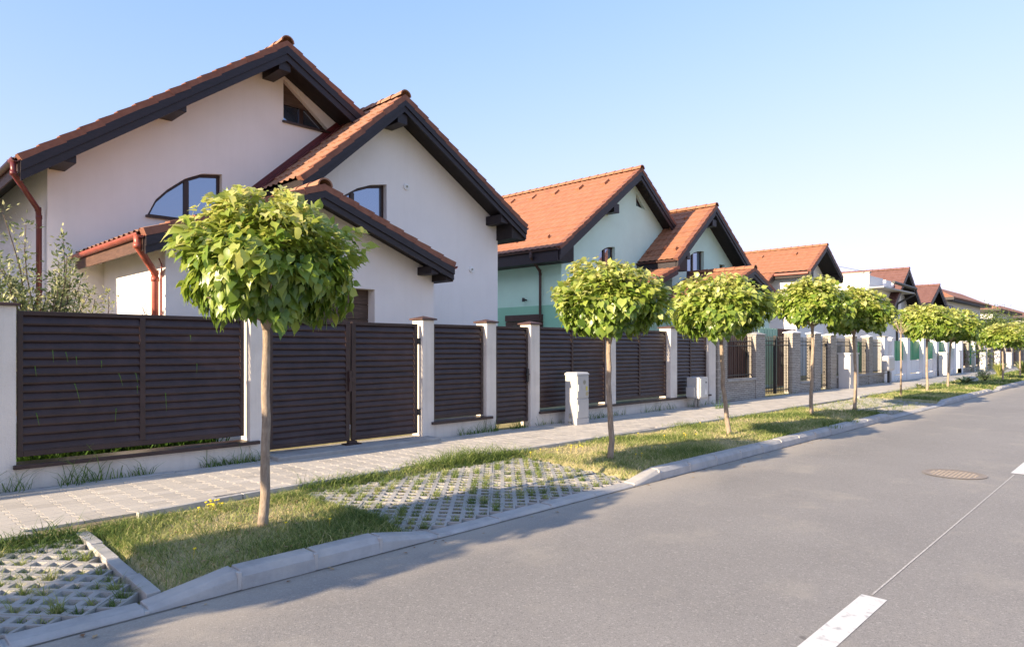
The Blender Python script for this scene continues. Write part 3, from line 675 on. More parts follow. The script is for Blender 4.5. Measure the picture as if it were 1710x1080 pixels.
me1, cells1 = lattice(-2.6, 1.46, 4.66, 6.40, zf, fill=(.02, .055)); structure(link('grass_paving', me1, 'grid_paver'))
me2, cells2 = lattice(3.5, 7.0, 4.66, 6.6, zf, fill=(.004, .022)); structure(link('grass_paving', me2, 'grid_paver'))
me3, cells3 = lattice(17.3, 22.5, 4.66, 6.75, zf); structure(link('grass_paving', me3, 'grid_paver'))
# the verge as one gently uneven sheet, dipping under the paved bays
vg = bpy.data.objects['verge']; bpy.data.objects.remove(vg)
KX = np.array([-40, 1.42, 2.0, 3.15, 3.75, 6.75, 7.3, 17.0, 17.6, 22.2, 22.8, 29.6, 30.2, 31.2, 31.8, 45, 45.6, 52, 52.6, 220]); KH = np.array([LOW, LOW, HIGH, HIGH, LOW, LOW, HIGH, HIGH, LOW, LOW, HIGH, HIGH, LOW, LOW, HIGH, HIGH, LOW, LOW, HIGH, HIGH])
def gh(x, y, dip=True):
    x = np.asarray(x, float); y = np.asarray(y, float)
    t = np.clip((y - 4.62) / .55, 0, 1); t = t * t * (3 - 2 * t)
    kt = np.interp(x, KX, KH) - .012
    h = kt + (.118 - kt) * t + .006 * np.sin(x * 3.1 + y) * np.sin(y * 4.3) * (t > .2)
    if dip:
        for a, b, yb in ((-2.7, 1.60, 6.38), (3.55, 6.95, 6.56), (17.35, 22.45, 6.72)):
            m = np.clip((x - a) / .14 + .5, 0, 1) * np.clip((b - x) / .14 + .5, 0, 1) * np.clip((yb - y) / .14 + .5, 0, 1)
            h = h - m * (h - (.04 + .065 * np.clip((y - 4.7) / 1.5, 0, 1) - .065))
    return h
xs_ = np.concatenate([np.arange(-3, 34, .07), np.arange(34, 110, 1.0), [220]]); ys_ = np.concatenate([np.arange(4.6, 6.99, .07), [7.2]])
XX, YY = np.meshgrid(xs_, ys_, indexing='ij'); ZZ = gh(XX, YY); ny_ = len(ys_); nx_ = len(xs_)
I_ = (np.arange(nx_ - 1)[:, None] * ny_ + np.arange(ny_ - 1)[None]).ravel()
structure(link('verge', np_mesh('verge', np.stack([XX, YY, ZZ], -1).reshape(-1, 3), [np.stack([I_, I_ + ny_, I_ + ny_ + 1, I_ + 1], 1)]), 'verge_soil', smooth=True))

# ------------------------------------------------------------------ grass
def blades(P, H, W, var, lean=.5, name='grass', mat_='grass_blade'):
    n = len(P); P = np.asarray(P, float); a = RNG.uniform(0, 2 * np.pi, n); b = RNG.uniform(0, 2 * np.pi, n)
    d = np.stack([np.cos(a), np.sin(a), 0 * a], 1); w = np.stack([np.cos(b), np.sin(b), 0 * b], 1) * (W / 2)[:, None]
    ln = (RNG.uniform(.15, 1, n) * lean)[:, None] * H[:, None]
    up = np.zeros((n, 3)); up[:, 2] = 1
    p1 = P + d * ln * .3 + up * (H * .55)[:, None]; p2 = P + d * ln + up * (H * RNG.uniform(.75, 1, n))[:, None]
    V = np.stack([P - w, P + w, p1 + w * .75, p1 - w * .75, p2 + w * .12, p2 - w * .12], 1).reshape(-1, 3)
    o = np.arange(n)[:, None] * 6
    F = np.concatenate([o + np.array([0, 1, 2, 3]), o + np.array([3, 2, 4, 5])])
    me = np_mesh(name, V, [F], np.repeat(var, 6)); return me
def pnoise(x, y): return .5 + .25 * np.sin(x * 2.3 + 1.7 * np.sin(y * 1.9)) + .25 * np.sin(y * 3.1 + 2.1 * np.sin(x * 1.3 + .5))
parts = []
def patch(x0, x1, y0, y1, dens, h, w, z=.115, dry=.5, drop=0.0):
    n = int((x1 - x0) * (y1 - y0) * dens); x = RNG.uniform(x0, x1, n); y = RNG.uniform(y0, y1, n)
    pn = pnoise(x, y); k = RNG.uniform(0, 1, n) > drop * (1 - pn)
    x, y, pn = x[k], y[k], pn[k]; n = len(x)
    zz = gh(x, y) - .004
    hh = h * RNG.gamma(5, .17, n) * (.45 + 1.1 * pn)
    v = np.clip(dry + .75 * (.5 - pn) + RNG.normal(-.04, .24, n), 0, 1)
    parts.append((np.stack([x, y, zz], 1), hh, np.full(n, w) * RNG.uniform(.6, 1.2, n), v))
patch(1.565, 2.6, 4.68, 6.50, 8500, .045, .0055, dry=.56, drop=.45)
patch(2.6, 3.6, 4.68, 6.60, 7500, .045, .0055, dry=.58, drop=.45)
patch(1.6, 3.7, 6.15, 6.52, 4500, .06, .0065, dry=.32)
patch(6.95, 10.5, 4.68, 6.70, 4200, .045, .0075, dry=.64, drop=.4)
patch(10.5, 17.3, 4.68, 6.64, 2600, .05, .010, dry=.62, drop=.35)
patch(22.6, 30, 4.68, 6.8, 1000, .055, .018, dry=.55)
patch(30, 75, 4.68, 6.8, 330, .08, .03, dry=.42)
patch(-2.6, 1.5, 6.12, 6.50, 5200, .085, .008, z=.10, dry=.20, drop=.25)
patch(3.6, 7.0, 6.50, 6.80, 3800, .075, .008, z=.11, dry=.30)
patch(3.35, 3.85, 4.7, 6.5, 3000, .05, .007, z=.10, dry=.5, drop=.5)
for cl_, dn, sz in ((cells1, 22, .06), (cells2, 17, .042), (cells3, 5, .06)):
    C_ = np.array(cl_); n = len(C_)
    amt = np.clip(RNG.gamma(1.3, 1, n) * .8 + .35 * (pnoise(C_[:, 0] * 1.7, C_[:, 1] * 1.7)), 0.1, 2.6); num = (amt * dn).astype(int)
    idx = np.repeat(np.arange(n), num); m = len(idx)
    rr = RNG.normal(0, .018, (m, 2)); p = C_[idx].copy(); p[:, :2] += np.clip(rr, -.04, .04); p[:, 2] -= .004
    dv = RNG.uniform(.15, .65, n)[idx]
    parts.append((p, sz * RNG.uniform(.6, 1.5, m) * (.6 + .4 * amt[idx]), np.full(m, .006), np.clip(dv + RNG.normal(0, .12, m), 0, 1)))
# taller tufts at the verge edge
for (cx, cy, r, n, h) in tuple((RNG.uniform(1.65, 3.5) if q < 60 else RNG.uniform(7.1, 17), RNG.uniform(4.8, 6.45), .10, 26, RNG.uniform(.06, .11)) for q in range(190)) + ((6.15, 6.78, .5, 700, .20), (5.5, 6.74, .5, 420, .14), (6.9, 6.7, .3, 200, .13), (3.95, 6.3, .22, 260, .14), (4.4, 6.65, .3, 200, .12), (11.6, 6.66, .4, 200, .12), (13.4, 6.62, .4, 140, .12), (3.6, 5.1, .2, 130, .11), (14.7, 4.66, .15, 70, .12), (13.4, 4.55, .12, 60, .10)):
    a = RNG.normal(0, r * .6, n); b = RNG.normal(0, .06 + r * .12, n)
    parts.append((np.stack([cx + a, cy + b, gh(cx + a, cy + b) - .004], 1), h * RNG.uniform(.5, 1.2, n), np.full(n, .0075), np.clip(RNG.normal(.25 + .3 * RNG.random() * (r < .11), .13, n), 0, 1)))
P_ = np.concatenate([p[0] for p in parts]); H_ = np.concatenate([p[1] for p in parts]); W_ = np.concatenate([p[2] for p in parts]); V_ = np.concatenate([p[3] for p in parts])
tag(link('verge_grass', blades(P_, H_, W_, V_, 1.7), 'grass_blade'), 'short half dry grass on the verge between kerb and footway', 'grass', kind='stuff')
# weeds at the foot of the walls
parts = []
for (a, b, n, h, y) in ((-1.5, 2.3, 520, .20, 8.57), (2.3, 4.2, 200, .13, 8.60), (3.4, 4.25, 160, .09, 8.6), (7.2, 9.6, 420, .12, 8.58), (8.3, 9.6, 200, .10, 8.56), (9.7, 16.6, 420, .11, 8.6), (14.9, 16.0, 160, .12, 7.9), (19.9, 34, 150, .12, 8.62)):
    x = RNG.uniform(a, b, n); k = pnoise(x * 2.5, x * 0) > .35; x = x[k]; n = len(x)
    parts.append((np.stack([x, y + RNG.normal(0, .035, n), np.full(n, .145)], 1), h * RNG.gamma(3, .33, n), np.full(n, .009), np.clip(RNG.normal(.45, .22, n), 0, 1)))
x = RNG.uniform(1.5, 4.1, 1500); y = RNG.uniform(9.7, 10.7, 1500)
parts.append((np.stack([x, y, np.full(1500, .14)], 1), RNG.uniform(.3, .62, 1500), np.full(1500, .024), RNG.uniform(0, .25, 1500)))
P_ = np.concatenate([p[0] for p in parts]); H_ = np.concatenate([p[1] for p in parts]); W_ = np.concatenate([p[2] for p in parts]); V_ = np.concatenate([p[3] for p in parts])
tag(link('weeds', blades(P_, H_, W_, V_, 1.3), 'weed_blade'), 'straggly weeds along the foot of the fence walls', 'weeds', kind='stuff')
n = 260; x = np.concatenate([RNG.uniform(1.7, 3.6, 50), RNG.uniform(7, 17, 90), RNG.uniform(.5, 14, 60), RNG.uniform(-1, 7, 60)]); y = np.concatenate([RNG.uniform(4.7, 6.6, 50), RNG.uniform(4.7, 6.6, 90), 4.47 - np.abs(RNG.normal(0, .10, 60)), RNG.uniform(4.7, 6.4, 60)])
zl = np.where(y < 4.5, .006, gh(x, np.maximum(y, 4.62)) + .03)
v_, q_, t_ = np.array([(0, 0, 0), (-.3, .45, .09), (0, 1, .02), (.3, .45, .07), (0, .5, -.02)]), None, np.array([(0, 4, 1), (0, 3, 4), (4, 2, 1), (4, 3, 2)])
a_ = RNG.uniform(0, 6.28, n); sz_ = RNG.uniform(.02, .055, n); Vd = []; Fd = []; vd = []
for i in range(n):
    o_ = len(Vd); c_, s_ = math.cos(a_[i]), math.sin(a_[i])
    Vd += [(x[i] + sz_[i] * (p[0] * c_ - p[1] * s_), y[i] + sz_[i] * (p[0] * s_ + p[1] * c_), zl[i] + sz_[i] * (p[2] + .05)) for p in v_]; Fd += [[o_ + k for k in t] for t in t_]; vd += [RNG.random()] * 5
tag(link('dead_leaves', np_mesh('dead_leaves', Vd, [Fd], vd), 'dead_leaf'), 'dry fallen leaves scattered over the verge and along the kerb', 'leaves', kind='stuff')
fl = MB()
for (cx, cy, n, r) in ((2.6, 6.4, 12, .12), (7.6, 6.3, 8, .25), (8.2, 5.2, 5, .5), (3.0, 5.3, 3, .5), (10, 5.6, 6, .6)):
    for _ in range(n):
        x, y = cx + random.gauss(0, r), cy + random.gauss(0, r * .5); z = .12 + random.uniform(.05, .10)
        y = max(4.75, min(6.7, y)); fl.tube([(x, y, .11), (x + .01, y, z)], .0012, 4); fl.obox((x + .01, y, z + .003), (.009, 0, .002), (0, .009, 0), (0, .002, .003))
tag(fl.build('wildflowers', 'petal_yellow'), 'tiny yellow flowers scattered in the verge grass', 'flowers', kind='stuff')

# ------------------------------------------------------------------ leaves and trees
LW = [(.0, .0), (.07, .27), (.20, .42), (.38, .445), (.58, .33), (.78, .16), (.93, .05), (1.08, 0)]
def leaf_template(fold, droop, curl, wav):
    v = []; mid = []; lf = []; rt = []
    for i, (y, w) in enumerate(LW):
        mid.append(len(v)); v.append((0, y, -droop * y * y))
        if w > 0:
            yo = y - (.13 if i == 1 else .05 if i == 2 else 0); e = wav * (1 if i % 2 else -1)
            for lst, sg in ((lf, -1), (rt, 1)):
                lst.append(len(v)); v.append((sg * w, yo, fold * w - curl * w * w - droop * 1.12 * y * y + e * (1 if sg > 0 else .6)))
    q = []; n = len(LW)
    for k in range(n - 3):
        q += [(mid[k + 1], mid[k + 2], lf[k + 1], lf[k]), (mid[k + 2], mid[k + 1], rt[k], rt[k + 1])]
    t = [(mid[0], mid[1], lf[0]), (mid[1], mid[0], rt[0]), (mid[n - 2], mid[n - 1], lf[-1]), (mid[n - 1], mid[n - 2], rt[-1])]
    return np.array(v), np.array(q), np.array(t)
LT = [leaf_template(.34, .22, .30, .018), leaf_template(.12, .42, .30, .03), leaf_template(.55, .10, .50, .035)]
def small_leaf():
    v = np.array([(0, 0, 0), (-.22, .4, .04), (0, 1, -.1), (.22, .4, .04), (0, .45, -.03)])
    return v, np.array([(0, 4, 1, 1)])[:0], np.array([(0, 4, 1), (0, 3, 4), (4, 2, 1), (4, 3, 2)])
LS = small_leaf()
def norm(a): return a / np.maximum(np.linalg.norm(a, axis=1, keepdims=True), 1e-9)
def leaves(name, P, T, Nn, S, var, tmpl):
    if isinstance(tmpl, list):          # several leaf shapes mixed in one crown
        m = len(tmpl); Vs = []; Q = []; Tr = []; va = []; o = 0
        for k, (v, q, t) in enumerate(tmpl):
            p, tt, nn = P[k::m], norm(T[k::m]), Nn[k::m]; nn = norm(nn - tt * (nn * tt).sum(1, keepdims=True)); X = np.cross(tt, nn)
            A = p[:, None, :] + S[k::m][:, None, None] * (v[None, :, 0:1] * X[:, None, :] + v[None, :, 1:2] * tt[:, None, :] + v[None, :, 2:3] * nn[:, None, :])
            off = (np.arange(len(p)) * len(v))[:, None, None] + o
            Vs.append(A.reshape(-1, 3)); Q.append((q[None] + off).reshape(-1, 4)); Tr.append((t[None] + off).reshape(-1, 3)); va.append(np.repeat(var[k::m], len(v))); o += len(p) * len(v)
        return np_mesh(name, np.concatenate(Vs), [np.concatenate(Q), np.concatenate(Tr)], np.concatenate(va))
    v, q, t = tmpl; T = norm(T); Nn = norm(Nn - T * (Nn * T).sum(1, keepdims=True)); X = np.cross(T, Nn)
    n = len(P); k = len(v)
    V = P[:, None, :] + S[:, None, None] * (v[None, :, 0:1] * X[:, None, :] + v[None, :, 1:2] * T[:, None, :] + v[None, :, 2:3] * Nn[:, None, :])
    o = (np.arange(n) * k)[:, None, None]; Fs = []
    if len(q): Fs.append((q[None] + o).reshape(-1, 4))
    if len(t): Fs.append((t[None] + o).reshape(-1, 3))
    return np_mesh(name, V.reshape(-1, 3), Fs, np.repeat(var, k))
def catalpa_crown(seed, n=3000, R=.93, top=.62, bot=.64):
    g = np.random.default_rng(seed)
    d = norm(g.normal(size=(n, 3))); d[:, 2] = np.where(d[:, 2] < -.75, -d[:, 2], d[:, 2])
    ph = g.uniform(0, 6.28, 6)
    az = np.arctan2(d[:, 1], d[:, 0])
    lump = .98 + .09 * np.sin(3 * az + ph[0] + 3 * d[:, 2]) + .08 * np.sin(5 * az + ph[1] - 4 * d[:, 2]) + .07 * np.sin(9 * d[:, 2] + 2 * az + ph[2]) + .05 * np.sin(11 * az + ph[3] + 7 * d[:, 2])
    rr = np.where(g.uniform(size=n) < .72, g.uniform(.84, 1.03, n), g.uniform(.45, .84, n)) * lump
    P = d * rr[:, None] * np.where(d[:, 2:3] > 0, np.array([[R, R, top]]), np.array([[R, R, bot]]))
    low = np.clip(-d[:, 2], 0, 1); P[:, :2] *= (1 - .28 * low ** 1.5)[:, None]
    rad_h = norm(np.stack([d[:, 0], d[:, 1], 0 * az], 1) + 1e-6)
    dn = np.zeros((n, 3)); dn[:, 2] = -1
    upk = np.clip(d[:, 2], 0, 1)[:, None]
    lowk = np.clip((.12 - d[:, 2:3]) / .5, 0, 1)
    T = rad_h * (1.0 - .55 * lowk) + dn * (.22 - .35 * upk + .75 * lowk) + g.normal(0, .36, (n, 3))
    Nn = -dn * (1.0 - .55 * lowk) + rad_h * (.25 + .75 * lowk) + g.normal(0, .36, (n, 3))
    S = (.062 + .105 * g.uniform(size=n) ** 1.7) * np.where(d[:, 2] > .5, .85, 1.0)
    young_lit = np.clip(.40 + .34 * d[:, 2] + .20 * (rr - .8) / .2 * .5 + g.normal(0, .17, n), 0, 1)  # top and outer leaves paler: sunlit highlights put into the colour, plus young leaves
    P = P - norm(T) * (S * .45)[:, None]
    # a few long shoots breaking the outline
    m = 46; d2 = norm(g.normal(size=(m, 3)) + np.array([[0, 0, .5]])); P2_ = d2 * np.array([[R, R, top]]) * g.uniform(.97, 1.07, (m, 1)); P2_[:, 2] = np.maximum(P2_[:, 2], -.2)
    T2 = d2 + g.normal(0, .35, (m, 3)); N2 = norm(np.cross(T2, g.normal(size=(m, 3)))); N2[:, 2] = abs(N2[:, 2])
    return leaves('crown', np.concatenate([P, P2_]), np.concatenate([T, T2]), np.concatenate([Nn, N2]), np.concatenate([S, g.uniform(.07, .125, m)]), np.concatenate([young_lit, g.uniform(.35, .85, m)]), LT)
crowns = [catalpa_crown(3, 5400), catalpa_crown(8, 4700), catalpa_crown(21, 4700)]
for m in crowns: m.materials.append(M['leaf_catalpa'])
def trunk_mesh(zc, seed, r0=.039):
    rr = random.Random(seed); b = MB(); pts = [(0, 0, -.03), (0, 0, .05)]; rs = [r0 * 1.45, r0 * 1.12]
    zt = zc - .48
    for k in range(1, 9):
        t = k / 8; pts.append((rr.gauss(0, .006) + .015 * math.sin(t * 5 + seed), rr.gauss(0, .006) + .012 * math.sin(t * 4 + seed * 2), .05 + t * (zt - .05))); rs.append(r0 * (1.08 - .28 * t) * (1 + rr.uniform(-.04, .04)))
    b.tube(pts, rs, 12)
    top = Vector(pts[-1]); b.tube([top - Vector((0, 0, .07)), top, top + Vector((0, 0, .08))], [r0 * .8, r0 * 1.25, r0 * .9], 12)
    for k in range(9):
        a = k * 2.4 + seed; e = rr.uniform(.25, 1.0); L_ = rr.uniform(.55, .8)
        q = [top]
        for t in (.35, .7, 1): q.append(top + Vector((math.cos(a) * L_ * t * math.cos(e), math.sin(a) * L_ * t * math.cos(e), L_ * t * math.sin(e) + .08 * t * (1 - t))))
        b.tube(q, [r0 * .5, r0 * .36, r0 * .24, r0 * .1], 7)
    v = b
    return v
def catalpa(loc, zc, R, cv, label, rz=0, lean=(0, 0), sz=1.0, seed=0, group='round crowned catalpa trees on the verge', r0=.039):
    o = empty('catalpa_tree', loc, label, 'tree', group)
    o.rotation_euler = (lean[0], lean[1], 0)
    t = trunk_mesh(zc, seed, r0); w = WL[o.name]; t.v = [(x + w.x, y + w.y, z + w.z) for x, y, z in t.v]; t.build('trunk', 'bark', o, smooth=True)
    c = bpy.data.objects.new('crown', crowns[cv]); COL.objects.link(c); c.parent = o; c.location = (0, 0, zc); c.rotation_euler.z = rz; c.scale = (R / .93, R / .93, R / .93 * sz)
    return o
TR = [((2.68, 5.59), 2.235, .72, 0, 'nearest round catalpa tree with a straight pale trunk, before the double gate', 0.4, (0, rad(1.4)), 1.26),
      ((7.6, 5.48), 2.13, .77, 1, 'round catalpa tree on the grass beside the tall grey cabinet', 2.0, (0, rad(-1)), 1.04),
      ((11.2, 5.52), 2.19, .84, 2, 'round catalpa tree with a leaning trunk, in front of the small meter box', 4.1, (rad(-3), rad(-5)), 1.04),
      ((15.7, 5.75), 2.50, .82, 1, 'round catalpa tree before the open iron gate, taller than its neighbours', 5.2, (0, 0), 1.04),
      ((18.1, 5.58), 2.38, .86, 0, 'round catalpa tree with a shaded dark lower crown, last before the driveway gap', 1.1, (0, 0), 1.04),
      ((27.6, 6.1), 2.35, .94, 2, 'first round catalpa tree after the driveway gap, before the green fence', 3.3, (0, rad(-1)), 1.05),
      ((30.3, 6.0), 2.32, 1.0, 1, 'round catalpa tree on a white based leaning trunk, behind the first beyond the gap', .8, (rad(2), rad(5)), 1.0),
      ((37.6, 5.3), 2.0, .95, 0, 'smaller round catalpa tree beside the yellow grass clumps', 2.6, (0, 0), .9),
      ((43.5, 5.4), 2.05, 1.05, 2, 'round catalpa tree cut by the right edge of the photo', 4.6, (0, 0), .95),
      ((-1.7, 5.42), 2.22, .72, 1, 'round catalpa tree outside the frame that shades the grass paving', 1.3, (0, 0), 1.0),
      ((-3.9, 5.42), 2.22, .72, 2, 'round catalpa tree outside the frame that shades the near kerb', 2.3, (0, 0), 1.0),
      ((-6.3, 5.40), 2.22, .74, 0, 'round catalpa tree outside the frame, farthest to the left', 3.7, (0, 0), 1.0)]
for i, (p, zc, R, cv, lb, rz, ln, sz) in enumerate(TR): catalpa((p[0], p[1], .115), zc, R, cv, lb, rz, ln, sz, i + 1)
def leafy(name, loc, w, h, z0, n, size, matn, label, cat, seed, trunk_h=None, group=None, tm='bark_dark', clumps=26, stems=5, r0=.04):
    g = np.random.default_rng(seed); o = empty(name, loc, label, cat, group); W = WL[o.name]
    b = MB(); cen = []
    for k in range(clumps):
        d = norm(g.normal(size=(1, 3)))[0]; r = g.uniform(.35, .95); cen.append((d[0] * r * w / 2, d[1] * r * w / 2, z0 + (h - z0) * (.5 + .5 * d[2] * r)))
    th = trunk_h if trunk_h is not None else z0
    if trunk_h: b.tube([W, W + Vector((.02, 0, th * .6)), W + Vector((0, .02, th))], [r0, r0 * .85, r0 * .7], 9)
    for k, c in enumerate(cen[:stems]):
        e = W + Vector(c); s = W + Vector((c[0] * .05, c[1] * .05, th)); b.tube([s, s.lerp(e, .5) + Vector((0, 0, .04 * h)), e], [r0 * .45, r0 * .3, r0 * .1], 6)
    b.build('trunk' if trunk_h else 'stems', tm, o, smooth=True)
    cen = np.array(cen); idx = g.integers(0, clumps, n); cs = min(w, h) * .16
    P = cen[idx] + g.normal(0, 1, (n, 3)) * cs * np.array([[1, 1, .8]])
    P[:, 2] = np.maximum(P[:, 2], .05)
    T = g.normal(0, 1, (n, 3)) + np.array([[0, 0, .2]]); Nn = g.normal(0, .6, (n, 3)) + np.array([[0, 0, 1.0]])
    me = leaves('crown', P, T, Nn, size * g.uniform(.6, 1.3, n), np.clip(g.normal(.5, .25, n) + .0 * P[:, 2], 0, 1), LS)
    link('crown' if trunk_h else 'foliage', me, matn, o); return o

# slim olive-leaved shrub behind the first fence panel: arching shoots with small leaves
def shrub(loc, label, seed, shoots):
    g = np.random.default_rng(seed); o = empty('shrub', loc, label, 'shrub'); W = WL[o.name]; b = MB(); P = []; T = []; S = []
    for (dx, dy, hh) in shoots:
        base = Vector((g.normal(0, .08), g.normal(0, .08), 0)); tip = Vector((dx, dy, hh)); q = []
        for t in np.linspace(0, 1, 9):
            p = base.lerp(tip, t) + Vector((.06 * math.sin(t * 7 + dx * 9), .05 * math.sin(t * 6 + dy * 9), .12 * math.sin(math.pi * t))); q.append(W + p)
            if t > .25:
                for _ in range(int(40 * (1.15 - .45 * t))):
                    r = g.normal(0, .085, 3) * (1.15 - .5 * t); P.append(np.array(p) + r); v = r / (np.linalg.norm(r) + 1e-6) + np.array([0, 0, .5]) + g.normal(0, .4, 3); T.append(v); S.append(g.uniform(.045, .085))
        b.tube(q, [float(.014 * (1.1 - t) + .003) for t in np.linspace(0, 1, 9)], 6)
    b.build('stems', 'bark_dark', o, smooth=True)
    P = np.array(P); T = np.array(T); n = len(P)
    link('foliage', leaves('foliage', P, T, g.normal(0, .6, (n, 3)) + np.array([[0, 0, .9]]), np.array(S), g.uniform(0, 1, n), LS), 'leaf_olive', o)
    return o
gq = random.Random(5)
sh = [(gq.uniform(-.8, .3), gq.uniform(-.5, .5), gq.uniform(1.9, 2.75)) for _ in range(46)] + [(-.36, .1, 3.25), (-.12, .1, 3.1), (.28, .1, 2.95), (.5, 0, 2.4), (.62, .2, 2.25), (-.6, -.1, 2.95)]
shrub((2.05, 10.6, G0), 'olive leaved shrub with thin shoots, behind the leftmost fence panel', 5, sh)
sh = [(gq.uniform(-.35, .35), gq.uniform(-.3, .3), gq.uniform(1.7, 2.5)) for _ in range(6)]
shrub((2.95, 11.6, G0), 'sparse wiry plant against the sunlit garage wall', 9, sh)

# ------------------------------------------------------------------ fences
ZT = 2.04
FY = 8.70
def pillar(root, x0, x1, zt=2.08, y0=FY - .03, y1=FY + .25, cap='brown_trim', m='fence_stucco', z0=.1, capr=.035, point=.0):
    b = MB(); b.box(x0, x1, y0, y1, z0, zt); o = b.build('pillar', m, root, bevel=.01)
    c = MB(); c.box(x0 - capr, x1 + capr, y0 - capr, y1 + capr, zt, zt + .025)
    cx, cy = (x0 + x1) / 2, (y0 + y1) / 2; a, e = x0 - capr, y0 - capr
    hgt = .045 + point
    c.add([(a, e, zt + .025), (x1 + capr, e, zt + .025), (x1 + capr, y1 + capr, zt + .025), (a, y1 + capr, zt + .025), (cx, cy, zt + .025 + hgt)], [(0, 1, 4), (1, 2, 4), (2, 3, 4), (3, 0, 4)])
    c.build('cap', cap, o); return o
def louvre(root, x0, x1, z0, z1, name='louvre_panel', mids=(), y=FY + .06, fw=.05, m='brown_metal', pitch=.088):
    f = MB(); f.box(x0, x0 + fw, y - .025, y + .025, z0, z1); f.box(x1 - fw, x1, y - .025, y + .025, z0, z1)
    f.box(x0 + fw, x1 - fw, y - .025, y + .025, z1 - .045, z1); f.box(x0 + fw, x1 - fw, y - .025, y + .025, z0, z0 + .06)
    for mx in mids: f.box(mx - .03, mx + .03, y - .027, y + .023, z0 + .06, z1 - .045)
    o = f.build(name, m, root, bevel=.004)
    s = MB(); n = round((z1 - z0 - .105) / pitch); p = (z1 - z0 - .105) / n
    spans = [x0 + fw] + [v for mx in mids for v in (mx - .03, mx + .03)] + [x1 - fw]
    for a, b_ in zip(spans[::2], spans[1::2]):
        nx = 8
        for k in range(n):
            zb = z0 + .06 + k * p
            prof = [(y - .018, zb - .012), (y - .022, zb + .006), (y - .014, zb + p * .35), (y + .002, zb + p * .75), (y + .016, zb + p + .012), (y + .021, zb + p + .010), (y + .006, zb + p * .72), (y - .008, zb + .012)]
            o0 = len(s.v); ph = random.uniform(0, 6)
            for i in range(nx + 1):
                x = a + (b_ - a) * i / nx; sag = .0018 * math.sin(ph + i * .9)
                for (yy, zz) in prof: s.v.append((x, yy + sag, zz + sag))
            q = len(prof)
            for i in range(nx):
                for j in range(q): s.f.append((o0 + i * q + j, o0 + i * q + (j + 1) % q, o0 + (i + 1) * q + (j + 1) % q, o0 + (i + 1) * q + j))
    so = s.build('slats', m, o, smooth=False)
    return o
def wall_base(root, x0, x1, zt=.36, m='fence_stucco', y0=FY - .01, y1=FY + .2, ledge=True, lx=(.0, .0), z0=.05):
    b = MB(); b.box(x0, x1, y0, y1, z0, zt); b.build('base_wall', m, root)
    if ledge:
        l = MB(); l.box(x0 + lx[0], x1 + lx[1], y0 - .07, y1 + .02, zt, zt + .045); l.build('ledge', 'brown_metal', root, bevel=.006)
fz = empty('fence', (-4.5, FY, G0), 'brown louvred fence section before the neighbouring cream house, outside the frame on the left', 'fence', 'brown louvred fence sections')
wall_base(fz, -9.0, -.9, .37); pillar(fz, -9.3, -9.0, 2.09)
for a, b_ in ((-8.95, -5.1), (-5.05, -.95)): louvre(fz, a, b_, .485, ZT, mids=[(a + b_) / 2])
fa = empty('fence', (1.4, FY, G0), 'brown louvred fence section on a low cream wall, leftmost, before the double gate', 'fence', 'brown louvred fence sections')
pillar(fa, -.9, 1.46, 2.09, y1=FY + .3)
wall_base(fa, 1.46, 3.98, .37, lx=(-.03, .12))
louvre(fa, 1.48, 3.93, .485, ZT, mids=[2.70])
pillar(fa, 3.98, 4.22, 2.08)
def gate_leaf(root, x0, x1, z0=.245, z1=2.03, latch=None):
    o = louvre(root, x0, x1, z0, z1, 'gate_leaf', y=FY + .05, fw=.065); return o
ga = empty('gate', (5.55, FY, G0), 'wide brown double gate of louvred metal leaves, behind the nearest tree', 'gate')
gate_leaf(ga, 4.26, 5.53, .26); gate_leaf(ga, 5.57, 6.80, .26)
b = MB(); b.box(5.5, 5.6, FY - .02, FY + .0, 1.14, 1.2); b.box(5.50, 5.545, FY - .01, FY + .03, 1.0, 1.3); b.build('latch', 'brown_metal', ga)
b = MB(); b.box(5.42, 5.68, FY - .06, FY + .08, .205, .225); b.box(5.49, 5.62, FY - .03, FY + .05, .225, .26); b.build('gate_stop', 'brown_metal', ga)
b = MB()
for z in (.55, 1.7): b.box(6.80, 6.86, FY + .02, FY + .06, z, z + .1)
b.build('hinges', 'iron_black', ga)
fb = empty('fence', (7.5, FY, G0), 'single louvred panel between two capped cream pillars, from the double gate to the wicket', 'fence', 'brown louvred fence sections')
pillar(fb, 6.86, 7.10, 2.10); pillar(fb, 8.30, 8.54, 2.09)
wall_base(fb, 7.10, 8.30, .38, lx=(-.06, .12)); louvre(fb, 7.12, 8.27, .46, ZT)
wk = empty('gate', (9, FY, G0), 'narrow brown louvred wicket gate between two cream pillars', 'gate')
louvre(wk, 8.57, 9.44, .25, ZT, 'gate_leaf', y=FY + .05)
b = MB(); b.box(9.385, 9.425, FY - .01, FY + .02, 1.0, 1.25); b.tube([(9.40, FY - .01, 1.14), (9.40, FY - .06, 1.14), (9.30, FY - .06, 1.14)], .009, 6); b.build('handle', 'iron_black', wk)
fc = empty('fence', (13, FY, G0), 'long run of brown louvred panels behind the tall grey cabinet and the small meter box', 'fence', 'brown louvred fence sections')
pillar(fc, 9.46, 9.72, 2.09)
wall_base(fc, 9.72, 16.8, .37, lx=(-.03, -.3))
for a, b_, m_ in ((9.75, 11.93, 10.80), (12.2, 14.42, 13.27), (14.78, 16.42, 15.6)): louvre(fc, a, b_, .47, ZT + .01, mids=[m_])
pillar(fc, 11.96, 12.18, 2.10, z0=.417, y0=FY - .07); pillar(fc, 14.45, 14.76, 2.12, z0=.417, y0=FY - .07); pillar(fc, 16.45, 16.82, 2.12, cap='concrete')
